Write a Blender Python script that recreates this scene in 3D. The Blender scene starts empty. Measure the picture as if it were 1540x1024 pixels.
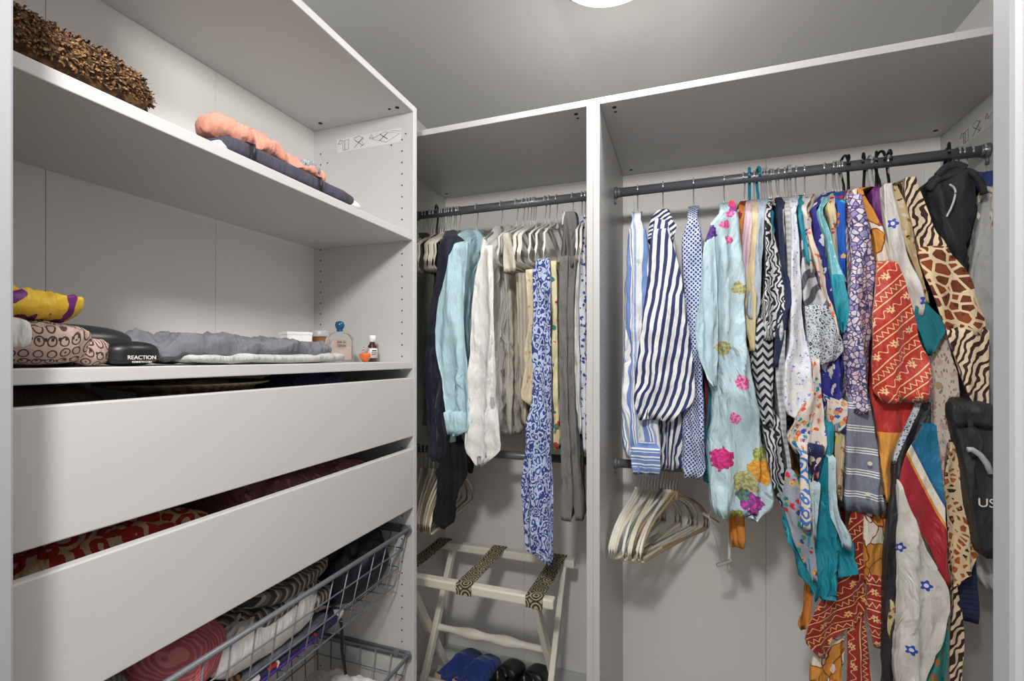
import bpy, bmesh, math, random
from mathutils import Vector, Matrix, noise
R = math.radians
scene = bpy.context.scene
COL = scene.collection

# ------------------------------------------------------------------ camera
F, CX, HY, YAW, CZ = 713.0, 770.0, 537.0, 19.6, 1.31
cam = bpy.data.cameras.new('camera'); camo = bpy.data.objects.new('camera', cam); COL.objects.link(camo)
cam.sensor_width = 36; cam.lens = F / 1540 * 36; cam.shift_y = (HY - 512) / 1540; cam.clip_start = .01
camo.location = (0, 0, CZ); camo.rotation_euler = (R(90), 0, R(YAW)); scene.camera = camo
# ------------------------------------------------------------------ world, light, exposure
w = bpy.data.worlds.new('world'); scene.world = w; w.use_nodes = True
w.node_tree.nodes['Background'].inputs[0].default_value = (.95, .97, 1, 1)
w.node_tree.nodes['Background'].inputs[1].default_value = .40
LAMPS = [((-.165, 1.188, 2.30), 5.0), ((-.12, -.2, 2.03), 40.0)]      # flush ceiling lamp, and an unseen light on an added fitting over the doorway (built below): place, watts
scene.view_settings.view_transform = 'Standard'; scene.view_settings.look = 'None'
scene.view_settings.gamma = 1; scene.view_settings.use_curve_mapping = False
scene.view_settings.exposure = .62

# ------------------------------------------------------------------ pixel helpers (photo taken as 1540 x 1024)
SA, CA = math.sin(R(YAW)), math.cos(R(YAW))
def ray(u, v):
    a = (u - CX) / F
    return Vector((-SA + a * CA, CA + a * SA, (HY - v) / F))
def onY(u, v, Y): d = ray(u, v); return Vector((0, 0, CZ)) + d * (Y / d.y)
def onX(u, v, X): d = ray(u, v); return Vector((0, 0, CZ)) + d * (X / d.x)
def onZ(u, v, Z): d = ray(u, v); return Vector((0, 0, CZ)) + d * ((Z - CZ) / d.z)

# ------------------------------------------------------------------ object helpers
def link(name, me, mat=None, parent=None):
    o = bpy.data.objects.new(name, me); COL.objects.link(o)
    if mat and me and not me.materials: me.materials.append(mat)
    if parent: o.parent = parent
    return o
def tag(o, label, cat, group=None, kind=None):
    if label: o['label'] = label
    if cat: o['category'] = cat
    if group: o['group'] = group
    if kind: o['kind'] = kind
    return o
def empty(name, loc=(0, 0, 0), rz=0):
    o = bpy.data.objects.new(name, None); COL.objects.link(o); o.location = loc; o.rotation_euler = (0, 0, rz)
    o.empty_display_size = .05
    return o
def mesh(name, verts, faces, uv=None, uv2=None, smooth=False):
    me = bpy.data.meshes.new(name); me.from_pydata([tuple(v) for v in verts], [], faces)
    for nm, data in (('UV', uv), ('XZ', uv2)):
        if data:
            l = me.uv_layers.new(name=nm)
            for lp in me.loops: l.data[lp.index].uv = data[lp.vertex_index]
    if smooth: me.polygons.foreach_set('use_smooth', [True] * len(me.polygons))
    me.update(); return me
class MB:
    """collects shapes into one mesh"""
    def __init__(s): s.v = []; s.f = []
    def add(s, vs, fs):
        b = len(s.v); s.v += [Vector(v) for v in vs]; s.f += [[i + b for i in f] for f in fs]; return s
    def box(s, a, b):
        x0, y0, z0 = [min(a[i], b[i]) for i in range(3)]; x1, y1, z1 = [max(a[i], b[i]) for i in range(3)]
        return s.add([(x0,y0,z0),(x1,y0,z0),(x1,y1,z0),(x0,y1,z0),(x0,y0,z1),(x1,y0,z1),(x1,y1,z1),(x0,y1,z1)],
                     [[3,2,1,0],[4,5,6,7],[0,1,5,4],[1,2,6,5],[2,3,7,6],[3,0,4,7]])
    def tube(s, pts, r, n=8, closed=False, flat=None):
        pts = [Vector(p) for p in pts]; m = len(pts); rings = []
        up = Vector((0, 0, 1))
        for i, p in enumerate(pts):
            t = (pts[(i + 1) % m] - pts[i - 1]) if closed else (pts[min(i + 1, m - 1)] - pts[max(i - 1, 0)])
            t.normalize()
            a = t.cross(up)
            if a.length < .05: a = t.cross(Vector((1, 0, 0)))
            a.normalize(); b = t.cross(a).normalized(); rr = r[i] if isinstance(r, (list, tuple)) else r
            fl = flat or 1
            rings.append([p + a * (rr * math.cos(k * 2 * math.pi / n)) * fl + b * (rr * math.sin(k * 2 * math.pi / n)) for k in range(n)])
        vs = [q for g in rings for q in g]; fs = []
        for i in range(m if closed else m - 1):
            j = (i + 1) % m
            for k in range(n): fs.append([i*n+k, i*n+(k+1)%n, j*n+(k+1)%n, j*n+k])
        if not closed: fs += [list(range(n))[::-1], [(m-1)*n+k for k in range(n)]]
        return s.add(vs, fs)
    def lathe(s, prof, c=(0, 0, 0), n=24, sx=1, sy=1):
        vs = [(c[0]+r*math.cos(k*2*math.pi/n)*sx, c[1]+r*math.sin(k*2*math.pi/n)*sy, c[2]+z) for r, z in prof for k in range(n)]
        fs = [[i*n+k, i*n+(k+1)%n, (i+1)*n+(k+1)%n, (i+1)*n+k] for i in range(len(prof)-1) for k in range(n)]
        fs += [list(range(n))[::-1], [(len(prof)-1)*n+k for k in range(n)]]
        return s.add(vs, fs)
    def disc(s, c, nrm, r, n=10):
        nrm = Vector(nrm).normalized(); a = nrm.orthogonal().normalized(); b = nrm.cross(a); c = Vector(c)
        return s.add([c + a*r*math.cos(k*2*math.pi/n) + b*r*math.sin(k*2*math.pi/n) for k in range(n)], [list(range(n))])
    def build(s, name, mat, parent=None, smooth=False, bevel=0, uvs=None):
        me = mesh(name, s.v, s.f, smooth=smooth)
        l = me.uv_layers.new(name='UV')
        for lp in me.loops:
            p = s.v[lp.vertex_index]; l.data[lp.index].uv = (p.x + p.y * .6, p.z + p.y * .4)
        o = link(name, me, mat, parent)
        if bevel:
            b = o.modifiers.new('bevel', 'BEVEL'); b.width = bevel; b.segments = 2; b.limit_method = 'ANGLE'
        return o
def text_mesh(name, body, size, mat, parent, M, extrude=.0003):
    cu = bpy.data.curves.new('t', 'FONT'); cu.body = body; cu.size = size; cu.extrude = extrude; cu.align_x = 'CENTER'; cu.align_y = 'CENTER'
    t = bpy.data.objects.new('t', cu); COL.objects.link(t)
    me = bpy.data.meshes.new_from_object(t.evaluated_get(bpy.context.evaluated_depsgraph_get()))
    bpy.data.objects.remove(t); bpy.data.curves.remove(cu)
    me.transform(M); me.materials.clear(); return link(name, me, mat, parent)

# ------------------------------------------------------------------ materials
def c(r, g, b):
    f = lambda x: (x/255/12.92 if x/255 <= .04045 else ((x/255+.055)/1.055)**2.4)
    return (f(r), f(g), f(b), 1)
class NT:
    def __init__(s, name, rough=.6, **kw):
        s.m = bpy.data.materials.new(name); s.m.use_nodes = True; s.t = s.m.node_tree; s.n = s.t.nodes
        s.b = s.n['Principled BSDF']; s.b.inputs['Roughness'].default_value = rough
        for k, v in kw.items(): s.b.inputs[k.replace('_', ' ')].default_value = v
    def new(s, t, **kw):
        n = s.n.new(t)
        for k, v in kw.items(): setattr(n, k, v)
        return n
    def put(s, sock, v):
        if isinstance(v, bpy.types.NodeSocket): s.t.links.new(v, sock)
        elif v is not None: sock.default_value = v
    def uv(s, nm='UV'): return s.new('ShaderNodeUVMap', uv_map=nm).outputs[0]
    def obj(s): return s.new('ShaderNodeTexCoord').outputs['Object']
    def map(s, vec, scale=(1,1,1), rot=0, loc=(0,0,0)):
        n = s.new('ShaderNodeMapping'); s.put(n.inputs[0], vec); n.inputs['Scale'].default_value = scale
        n.inputs['Rotation'].default_value = (0, 0, rot); n.inputs['Location'].default_value = loc; return n.outputs[0]
    def sep(s, vec): n = s.new('ShaderNodeSeparateXYZ'); s.put(n.inputs[0], vec); return n.outputs
    def comb(s, x, y, z=0):
        n = s.new('ShaderNodeCombineXYZ'); s.put(n.inputs[0], x); s.put(n.inputs[1], y); s.put(n.inputs[2], z); return n.outputs[0]
    def math(s, op, a, b=None):
        n = s.new('ShaderNodeMath', operation=op); s.put(n.inputs[0], a); s.put(n.inputs[1], b); return n.outputs[0]
    def noise(s, vec, scale, detail=2, out=0):
        n = s.new('ShaderNodeTexNoise'); s.put(n.inputs['Vector'], vec); n.inputs['Scale'].default_value = scale
        n.inputs['Detail'].default_value = detail; return n.outputs[out]
    def vor(s, vec, scale, feature='F1', rnd=1):
        n = s.new('ShaderNodeTexVoronoi', feature=feature); s.put(n.inputs['Vector'], vec); n.inputs['Scale'].default_value = scale
        n.inputs['Randomness'].default_value = rnd; return n.outputs
    def warp(s, vec, scale, amt):
        k = s.new('ShaderNodeVectorMath', operation='SUBTRACT'); s.put(k.inputs[0], s.noise(vec, scale, 2, 1)); k.inputs[1].default_value = (.5,)*3
        n = s.new('ShaderNodeVectorMath', operation='MULTIPLY_ADD'); s.put(n.inputs[0], k.outputs[0])
        n.inputs[1].default_value = (amt,)*3; s.put(n.inputs[2], vec); return n.outputs[0]
    def ramp(s, fac, stops, interp='CONSTANT'):
        n = s.new('ShaderNodeValToRGB'); s.put(n.inputs[0], fac); n.color_ramp.interpolation = interp
        e = n.color_ramp.elements
        while len(e) < len(stops): e.new(.5)
        for el, (p, col) in zip(e, stops): el.position = p; el.color = col
        return n.outputs[0]
    def mix(s, f, a, b):
        n = s.new('ShaderNodeMix', data_type='RGBA'); s.put(n.inputs[0], f); s.put(n.inputs[6], a); s.put(n.inputs[7], b); return n.outputs[2]
    def lt(s, a, b): return s.math('LESS_THAN', a, b)
    def tri(s, x, p): return s.math('PINGPONG', x, p / 2)               # 0..p/2
    def done(s, col, bump=None, bs=.2, bd=.002):
        s.put(s.b.inputs['Base Color'], col)
        if bump is not None:
            n = s.new('ShaderNodeBump'); n.inputs['Strength'].default_value = bs; n.inputs['Distance'].default_value = bd
            s.put(n.inputs['Height'], bump); s.put(s.b.inputs['Normal'], n.outputs[0])
        return s.m
    def cloth(s, col):
        a = s.noise(s.warp(s.map(s.uv(), (1, .38, 1)), 9, .05), 30, 3); b = s.noise(s.uv(), 500, 2)
        return s.done(col, s.math('ADD', a, s.math('MULTIPLY', b, .04)), .9, .020)
def plain(name, col, rough=.5, **kw): return NT(name, rough, **kw).done(col)
def laminate(name, col):
    t = NT(name, .38); n = t.noise(t.map(t.obj(), (60, 60, 3)), 6, 3)
    return t.done(t.mix(t.math('MULTIPLY', n, .10), col, c(190, 189, 187)), n, .04, .001)
M = {}
M['white'] = laminate('white_laminate', c(199, 198, 196))
M['edge'] = plain('white_edge_band', c(236, 236, 234), .35)
M['back'] = laminate('white_back_board', c(232, 230, 226))
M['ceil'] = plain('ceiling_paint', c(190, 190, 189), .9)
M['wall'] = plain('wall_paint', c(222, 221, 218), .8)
M['floor'] = laminate('floor_boards', c(160, 140, 118))
M['jamb'] = plain('door_frame_paint', c(158, 158, 161), .45)
M['dark'] = plain('dark_hole', c(30, 28, 27), .8)
M['rod'] = plain('grey_rod_paint', c(112, 112, 118), .35, Metallic=.3)
M['basket'] = plain('grey_wire_paint', c(128, 130, 136), .4, Metallic=.3)
M['chrome'] = plain('chrome', c(214, 214, 214), .3, Metallic=.55)
M['cream'] = plain('cream_hanger', c(226, 217, 198), .6)
M['whiteh'] = plain('white_hanger', c(228, 225, 216), .5)
M['sage'] = plain('sage_hanger', c(128, 134, 122), .7)
M['tan'] = plain('tan_hanger', c(170, 146, 118), .7)
M['black'] = plain('black_plastic', c(24, 23, 24), .4)
M['teal'] = plain('teal_plastic', c(22, 140, 165), .35)
M['greyh'] = plain('grey_plastic', c(176, 176, 178), .35)
M['wood'] = plain('white_painted_wood', c(228, 222, 208), .5)
M['ink'] = plain('black_ink', c(35, 33, 33), .7)
M['paper'] = plain('sticker_paper', c(214, 213, 210), .6)
M['lamp'] = NT('lamp_glass', .4, Emission_Color=(1, .97, .92, 1), Emission_Strength=1.4).done(c(250, 248, 244))

def solid(name, col, var=.12, rough=.85, sheen=0):
    t = NT(name, rough, Sheen_Weight=sheen); n = t.noise(t.uv(), 14, 3)
    d = tuple(x * (1 - 2 * var) for x in col[:3]) + (1,)
    return t.cloth(t.mix(n, d, col))
def stripes(name, base, bands, period, axis=0, rot=0, warp=.002):
    """bands: (start fraction, colour)"""
    t = NT(name, .85); v = t.warp(t.map(t.uv(), rot=rot), 9, warp); x = t.sep(v)[axis]
    f = t.math('FRACT', t.math('DIVIDE', x, period)); return t.cloth(t.ramp(f, [(0, base)] + bands))
def floral(name, bg, cols, scale, size=.33, leaf=None, leafscale=None, warp=.012, seed=0, second=None):
    t = NT(name, .8); v = t.warp(t.map(t.uv(), loc=(seed * 1.37, seed * .71, 0)), scale * 1.6, warp)
    col = bg
    if second: col = t.mix(t.lt(t.noise(v, scale * .5, 1), .5), bg, second)
    if leaf:
        d2 = t.vor(t.map(v, (1.8, .7, 1), .7), leafscale or scale * 1.7); col = t.mix(t.lt(d2[0], .30), col, leaf)
    d = t.vor(v, scale); k = t.sep(d[1])[0]; n = len(cols)
    cc = t.ramp(k, [(i / n, x) for i, x in enumerate(cols)])
    edge = t.math('ADD', d[0], t.math('MULTIPLY', t.noise(v, scale * 5, 1), .25))
    col = t.mix(t.lt(edge, size + .12), col, cc)
    col = t.mix(t.lt(edge, size - .12), col, t.ramp(t.sep(d[1])[1], [(0, cols[-1]), (.5, cols[0])]))
    return t.cloth(col)
def organic(name, a, b, scale, dist=6, stretch=(1, 1, 1), duty=.5, rot=0):
    """zebra / leaf-line prints: a distorted wave cut in two colours"""
    t = NT(name, .8); n = t.new('ShaderNodeTexWave'); t.put(n.inputs['Vector'], t.map(t.uv(), stretch, rot))
    n.inputs['Scale'].default_value = scale; n.inputs['Distortion'].default_value = dist; n.inputs['Detail'].default_value = 1.5
    n.inputs['Detail Scale'].default_value = 1.2
    return t.cloth(t.ramp(n.outputs['Fac'] if 'Fac' in n.outputs else n.outputs[1], [(0, a), (duty, b)]))
def chevron(name, a, b, period, amp, w):
    t = NT(name, .8); p = t.sep(t.warp(t.uv(), 20, .006)); z = t.tri(p[0], w)
    f = t.math('FRACT', t.math('DIVIDE', t.math('SUBTRACT', p[1], t.math('MULTIPLY', z, amp)), period))
    return t.cloth(t.ramp(f, [(0, a), (.45, b)]))
def cells(name, line, cols, scale, edge=.08, core=None, stretch=(1, 1, 1), warp=.004):
    """giraffe / leopard / petals: cells parted by lines"""
    t = NT(name, .8); v = t.warp(t.map(t.uv(), stretch), scale, warp); e = t.vor(v, scale, 'DISTANCE_TO_EDGE')[0]; d = t.vor(v, scale)
    n = len(cols); cc = t.ramp(t.sep(d[1])[0], [(i / n, x) for i, x in enumerate(cols)])
    if core: cc = t.mix(t.lt(d[0], .22), cc, core)
    return t.cloth(t.mix(t.lt(e, edge), cc, line))
def dotgrid(name, bg, dot, period, r, rnd=.15):
    t = NT(name, .8); d = t.vor(t.map(t.uv(), rot=R(45)), 1 / period, 'F1', rnd)[0]
    return t.cloth(t.mix(t.lt(d, r), bg, dot))
def paisley(name, a, b, scale, rings=26, stretch=(1, 1, 1)):
    t = NT(name, .8); v = t.warp(t.map(t.uv(), stretch), scale * .8, .02); d = t.vor(v, scale)[0]
    s = t.math('SINE', t.math('MULTIPLY', d, rings)); s2 = t.math('SINE', t.math('MULTIPLY', t.sep(v)[0], 420))
    f = t.math('ADD', s, t.math('MULTIPLY', t.noise(v, scale * 4, 1), .9))
    return t.cloth(t.mix(t.lt(f, .35), b, a))
def bandana(name, red, cream, rot, band=.062, dark=None):
    """bands of zigzag and of flowers between thin lines"""
    t = NT(name, .45, Sheen_Weight=.3); v = t.map(t.uv(), rot=rot); x, y, _ = t.sep(v)
    f = t.math('FRACT', t.math('DIVIDE', y, band)); yy = t.math('MULTIPLY', f, band)      # 0..band
    line = t.lt(t.math('ABSOLUTE', t.math('SUBTRACT', t.tri(t.math('SUBTRACT', yy, .0), band), .0)), .0013)
    line2 = t.lt(t.math('ABSOLUTE', t.math('SUBTRACT', yy, .024)), .0012)
    zig = t.math('SUBTRACT', t.math('ADD', .006, t.math('MULTIPLY', t.tri(x, .014), 1.6)), yy)
    zz = t.lt(t.math('ABSOLUTE', zig), .0018)
    fx = t.math('SUBTRACT', t.math('MULTIPLY', t.math('FRACT', t.math('DIVIDE', x, .05)), .05), .025); fy = t.math('SUBTRACT', yy, .043)
    rr = t.math('SQRT', t.math('ADD', t.math('MULTIPLY', fx, fx), t.math('MULTIPLY', fy, fy))); an = t.math('ARCTAN2', fy, fx)
    pet = t.lt(rr, t.math('ADD', .0068, t.math('MULTIPLY', t.math('COSINE', t.math('MULTIPLY', an, 6)), .0028)))
    core = t.lt(rr, .002)
    vine = t.lt(t.math('ABSOLUTE', t.math('SUBTRACT', fy, t.math('MULTIPLY', t.math('SINE', t.math('MULTIPLY', x, 250)), .006))), .0013)
    col = t.mix(t.noise(v, 12, 2), red, dark or tuple(k * .7 for k in red[:3]) + (1,))
    for m in (line, line2, zz, vine, pet): col = t.mix(m, col, cream)
    return t.cloth(t.mix(core, col, red))
def spotted(name, bg, spots, var=.08, rough=.75, warp=.010, wn=60, petalled=True):
    """print with single motifs at given places on the cloth: (x, z, radius, colour, inner colour, petals)"""
    t = NT(name, rough); raw = t.uv('XZ'); v = t.warp(raw, wn, warp); x, z, _ = t.sep(v)
    d0 = tuple(k * (1 - 2 * var) for k in bg[:3]) + (1,); col = t.mix(t.noise(t.uv(), 12, 3), d0, bg)
    nz = t.noise(raw, 70, 2); mot = t.noise(raw, 130, 2)
    for sx, sz, r, c1, c2, pet in spots:
        dx = t.math('SUBTRACT', x, sx); dz = t.math('SUBTRACT', z, sz)
        rr = t.math('SQRT', t.math('ADD', t.math('MULTIPLY', dx, dx), t.math('MULTIPLY', dz, dz)))
        lim = t.math('ADD', r * .85, t.math('MULTIPLY', t.math('COSINE', t.math('MULTIPLY', t.math('ARCTAN2', dz, dx), pet)), r * .2))
        if petalled: col = t.mix(t.lt(rr, lim), col, c1); col = t.mix(t.lt(rr, r * .38), col, c2)
        else:                                   # loose painted blooms: ragged edge, mottled petals
            lim = t.math('ADD', r * .55, t.math('MULTIPLY', nz, r * .9)); col = t.mix(t.lt(rr, lim), col, t.mix(t.ramp(mot, [(.42, (0, 0, 0, 1)), (.56, (1, 1, 1, 1))], 'LINEAR'), c1, c2))
    return t.cloth(col)
def zones(name, zone, rough=.55, blur=False):
    """large printed fields along one direction of the cloth; zone: (direction angle, [(position in metres, colour)])"""
    t = NT(name, rough, Sheen_Weight=.2); ang, st = zone; x, z, _ = t.sep(t.uv('XZ'))
    p = t.math('ADD', t.math('MULTIPLY', x, math.cos(ang)), t.math('MULTIPLY', z, math.sin(ang)))
    lo, hi = st[0][0] - .5, st[-1][0] + .5
    f = t.math('DIVIDE', t.math('SUBTRACT', p, lo), hi - lo)
    return t.cloth(t.ramp(f, [((a - lo) / (hi - lo), k) for a, k in st], 'LINEAR' if blur else 'CONSTANT'))

# ------------------------------------------------------------------ room shell
LX, BY, RX, CEIL = -1.056, 1.87, .80, 2.32
def struct(name, a, b, mat, bevel=0):
    o = MB().box(a, b).build(name, mat, None, bevel=bevel); o['kind'] = 'structure'; return o
struct('floor', (LX - .1, -1.2, -.05), (RX + .1, BY + .1, 0), M['floor'])
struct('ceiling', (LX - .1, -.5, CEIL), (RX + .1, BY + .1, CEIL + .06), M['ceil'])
struct('wall_left', (LX - .08, .02, 0), (LX, BY + .08, CEIL), M['wall'])
struct('wall_back', (LX, BY, 0), (RX, BY + .08, CEIL), M['wall'])
struct('wall_right', (RX, .02, 0), (RX + .08, BY + .08, CEIL), M['wall'])
j1 = onY(22, 500, .28).x; j2 = onY(1488, 500, .28).x
struct('wall_front', (j2 + .03, .10, 0), (RX, .262, CEIL), M['wall'])
t1 = struct('trim_1', (j2, .263, 0), (j2 + .075, .28, CEIL - .002), M['jamb'], .003)
t2 = struct('trim_2', (j2 + .006, .02, 0), (j2 + .03, .2625, CEIL - .002), M['jamb'], .002)
t3 = struct('trim_3', (j1 - .05, .02, 0), (j1, .28, CEIL - .002), M['jamb'], .003)

def flush_lamp(loc, watts, label):
    e = empty('ceiling_lamp', (loc[0], loc[1], CEIL))
    MB().lathe([(.10, -.03), (.155, -.03), (.16, -.02), (.16, 0), (.02, 0)], n=40).build('lamp_base', M['jamb'], e, True)
    MB().lathe([(.0, -.085), (.05, -.082), (.10, -.068), (.135, -.045), (.145, -.03), (.14, -.028), (.0, -.028)], n=40).build('lamp_diffuser', M['lamp'], e, True)
    l = bpy.data.lights.new('lamp_light', 'AREA'); l.shape = 'DISK'; l.size = .24; l.energy = watts; l.color = (1, .975, .95)
    lo = bpy.data.objects.new('lamp_light', l); COL.objects.link(lo); lo.parent = e; lo.location = (0, 0, -.09)
    return tag(e, label, 'lamp')
flush_lamp(LAMPS[0][0], LAMPS[0][1], 'round white glass ceiling lamp above the hanging wardrobes')
def unseen_light(loc, watts, label):  # flash-like light out of view; the ceiling rose, cord and socket are added
    e = empty('unseen_cord_light', (loc[0], loc[1], CEIL)); d = loc[2] - CEIL
    MB().lathe([(.03, -.02), (.05, -.012), (.05, 0), (.01, 0)], n=24).build('ceiling_rose', M['jamb'], e, True); MB().tube([(0, 0, -.01), (0, 0, d + .075)], .003, 8).build('cord', M['jamb'], e, True)
    MB().lathe([(.0, -.03), (.035, -.022), (.04, 0), (.03, .012)], (0, 0, d + .085), 24).build('socket', M['jamb'], e, True)
    l = bpy.data.lights.new('lamp_light', 'POINT'); l.shadow_soft_size = .075; l.energy = watts; l.color = (1, .98, .96)
    lo = bpy.data.objects.new('lamp_light', l); COL.objects.link(lo); lo.parent = e; lo.location = (0, 0, d)
    return tag(e, label, 'lamp')
unseen_light(LAMPS[1][0], LAMPS[1][1], 'unseen light over the doorway on an added cord and socket')

# ------------------------------------------------------------------ wardrobes: local x = width, local y = depth (0 front), z up
T = .018; H = 2.01
def wardrobe(name, label, loc, rz, W, D, n, holes_front=.037):
    e = empty(name, loc, rz); tag(e, label, 'wardrobe', 'white wardrobe frames')
    for x in (0, W - T): MB().box((x, 0, 0), (x + T, D, H)).build('side_panel', M['white'], e, bevel=.0015)
    MB().box((T, 0, H - T), (W - T, D - .004, H)).build('top_panel', M['white'], e, bevel=.0015)
    MB().box((T, 0, .062), (W - T, D - .004, .08)).build('bottom_panel', M['white'], e, bevel=.0015)
    MB().box((T, .03, 0), (W - T, .046, .062)).build('plinth', M['white'], e)
    for i in range(n):
        a = T + (W - 2 * T) * i / n; b = T + (W - 2 * T) * (i + 1) / n
        MB().box((a + (.0005 if i else 0), D - .004, .08), (b - (.0005 if i < n - 1 else 0), D, H - T)).build('back_panel', M['back'], e)
    MB().box((T, D + .0002, .08), (W - T, D + .0012, H - T)).build('back_liner', M['dark'], e)
    h = MB()
    for x, nx in ((T + .0004, 1), (W - T - .0004, -1)):
        for y in (holes_front, D - .030):
            z = .16
            while z < H - .06: h.disc((x, y, z), (nx, 0, 0), .0024, 8); z += .032
        h.disc((x, holes_front - .012, H - .075), (nx, 0, 0), .0024, 8); h.disc((x, holes_front + .035, H - .10), (nx, 0, 0), .0024, 8)
        h.disc((x, D - .055, H - .12), (nx, 0, 0), .0024, 8)
    o = h.build('pin_holes', M['dark'], e); o['kind'] = 'stuff'
    for x in (T + .035, W - T - .035):
        for y, r in ((.03, .006), (.055, .004), (D - .06, .006)):
            MB().lathe([(r, -.0009), (r, 0)], (x, y, H - T), 12).build('cam_bolt', M['dark'], e)
    return e
def sticker(e, x, y0, y1, z0, z1, nx):
    """assembly pictograms on the inner side, line drawings only"""
    s = MB().box((x, y0, z0), (x + nx * .0004, y1, z1)).build('assembly_sticker', M['paper'], e)
    L = y1 - y0; hgt = z1 - z0; ln = MB(); X = x + nx * .0007
    P = lambda a, b: (X, y1 - a * L, z0 + b * hgt)
    def st(pts, r=.0006): ln.tube([P(a, b) for a, b in pts], r, 4)
    st([(.02, .62), (.05, .9), (.08, .62), (.02, .62)])
    st([(.1, .12), (.1, .8), (.19, .85), (.19, .15), (.1, .12)]); st([(.13, .14), (.13, .82)]); st([(.1, .8), (.06, .9)])
    st([(.28, .15), (.42, .8)]); st([(.28, .75), (.42, .2)]); st([(.27, .85), (.36, .95), (.43, .7), (.36, .5), (.30, .62)]); st([(.38, .15), (.44, .3), (.40, .48)])
    st([(.52, .62), (.55, .9), (.58, .62), (.52, .62)])
    st([(.56, .55), (.75, .9), (.98, .6), (.78, .15), (.56, .55)], .0004); st([(.68, .8), (.80, .35)], .0009); st([(.68, .35), (.80, .8)], .0009); st([(.85, .9), (.99, .75)], .0004)
    ln.build('icon_lines', M['ink'], s)
def rod(e, W, z, y):
    MB().tube([(T, y, z), (W - T, y, z)], RR, 16).build('clothes_rod', M['rod'], e, True)
    r = e.children[-1] if False else [o for o in e.children if o.name.startswith('clothes_rod')][-1]
    for x, s in ((T, 1), (W - T, -1)):
        b = MB(); b.tube([(x, y, z), (x + s * .010, y, z)], .019, 16); b.tube([(x + s * .010, y, z), (x + s * .020, y, z)], .0155, 16)
        b.box((x, y - .004, z - .036), (x + s * .006, y + .004, z - .012)); b.build('rod_bracket', M['rod'], r, True)
FX, FY0 = -.70, .168                      # front of the shelf wardrobe
BYF = 1.283                               # front of the two hanging wardrobes
RY, RZ, RZ2, RR = 1.585, 1.850, .962, .0145     # rods: depth, heights, radius
A = wardrobe('shelf_wardrobe', 'white open wardrobe with shelves, drawers and pull-out wire baskets', (FX, FY0, 0), R(90), 1.0, .35, 3)
B = wardrobe('hanging_wardrobe', 'narrower white wardrobe with shirts on a rod above the luggage rack', (-.974, BYF, 0), 0, .75, .55, 2)
Cw = wardrobe('hanging_wardrobe', 'wider white wardrobe packed with colourful clothes and scarves', (-.224, BYF, 0), 0, 1.0, .55, 2)
for e, W in ((B, .75), (Cw, 1.0)):
    rod(e, W, RZ, RY - BYF); rod(e, W, RZ2, RY - BYF)
sticker(A, 1.0 - T, .04, .26, 1.915, 1.955, -1)
sticker(Cw, 1.0 - T, .20, .44, 1.91, 1.955, -1)
for e, W, D, x in ((A, 1., .35, .964), (Cw, 1., .55, .94), (Cw, 1., .55, .03)):
    MB().box((x, D - .012, 1.835), (x + .03, D - .004, 1.90)).build('wall_bracket', M['edge'], e, bevel=.002)
# shelves and drawers of the shelf wardrobe (local coords)
for z in (1.6345, 1.278):
    s = MB().box((T + .001, .003, z), (1 - T - .001, .335, z + .019)).build('shelf', M['white'], A, bevel=.0015)
    for x in (T + .004, 1 - T - .004):
        MB().lathe([(.004, -.006), (.004, 0)], (x, .037, z), 10).build('shelf_pin', M['chrome'], s)
for z0, z1 in ((1.09, 1.253), (.892, 1.056)):
    d = MB(); d.box((T + .012, .02, z0 + .008), (1 - T - .012, .33, z0 + .018))
    d.box((T + .012, .02, z0 + .008), (T + .024, .33, z0 + .085)); d.box((1 - T - .024, .02, z0 + .008), (1 - T - .012, .33, z0 + .085))
    d.box((T + .012, .318, z0 + .008), (1 - T - .012, .33, z0 + .085))
    dr = d.build('drawer', M['white'], A)
    MB().box((T + .002, 0, z0), (1 - T - .002, .018, z1)).build('drawer_front', M['white'], dr, bevel=.002)
def basket(zr):
    e = MB(); x0, x1, y0, y1, zb = .028, .972, .012, .325, zr - .15; r = .0018; tp = .035
    def P(x, y, z):                        # taper towards the bottom
        k = (zr - z) / .15; cx, cy = .5, .17
        return (cx + (x - cx) * (1 - tp * 1.5 * k), cy + (y - cy) * (1 - tp * 5 * k), z)
    nx, ny = 19, 6
    for i in range(nx + 1):
        x = x0 + (x1 - x0) * i / nx
        e.tube([P(x, y0, zr), P(x, y0, zb), P(x, y1, zb), P(x, y1, zr)], r, 5)
    for i in range(1, ny):
        y = y0 + (y1 - y0) * i / ny
        e.tube([P(x0, y, zr), P(x0, y, zb), P(x1, y, zb), P(x1, y, zr)], r, 5)
    for k in (.33, .66, 1):
        z = zr - .15 * k; e.tube([P(x0, y0, z), P(x1, y0, z), P(x1, y1, z), P(x0, y1, z)], r, 5, True)
    b = e.build('wire_basket', M['basket'], A, True)
    MB().tube([(x0, y0, zr), (x1, y0, zr), (x1, y1, zr), (x0, y1, zr)], .0055, 8, True).build('rim', M['basket'], b, True)
    for s, x in ((1, T), (-1, 1 - T)):
        m = MB().box((x, .01, zr - .012), (x + s * .006, .33, zr + .010)); m.tube([(x + s*.004, .016, zr - .002), (x + s * .012, .016, zr - .002)], .013, 14)
        m.tube([(x + s*.004, .05, zr + .004), (x + s * .012, .05, zr + .004)], .009, 12); m.build('runner', M['rod'], b)
basket(.832); basket(.480)

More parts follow.
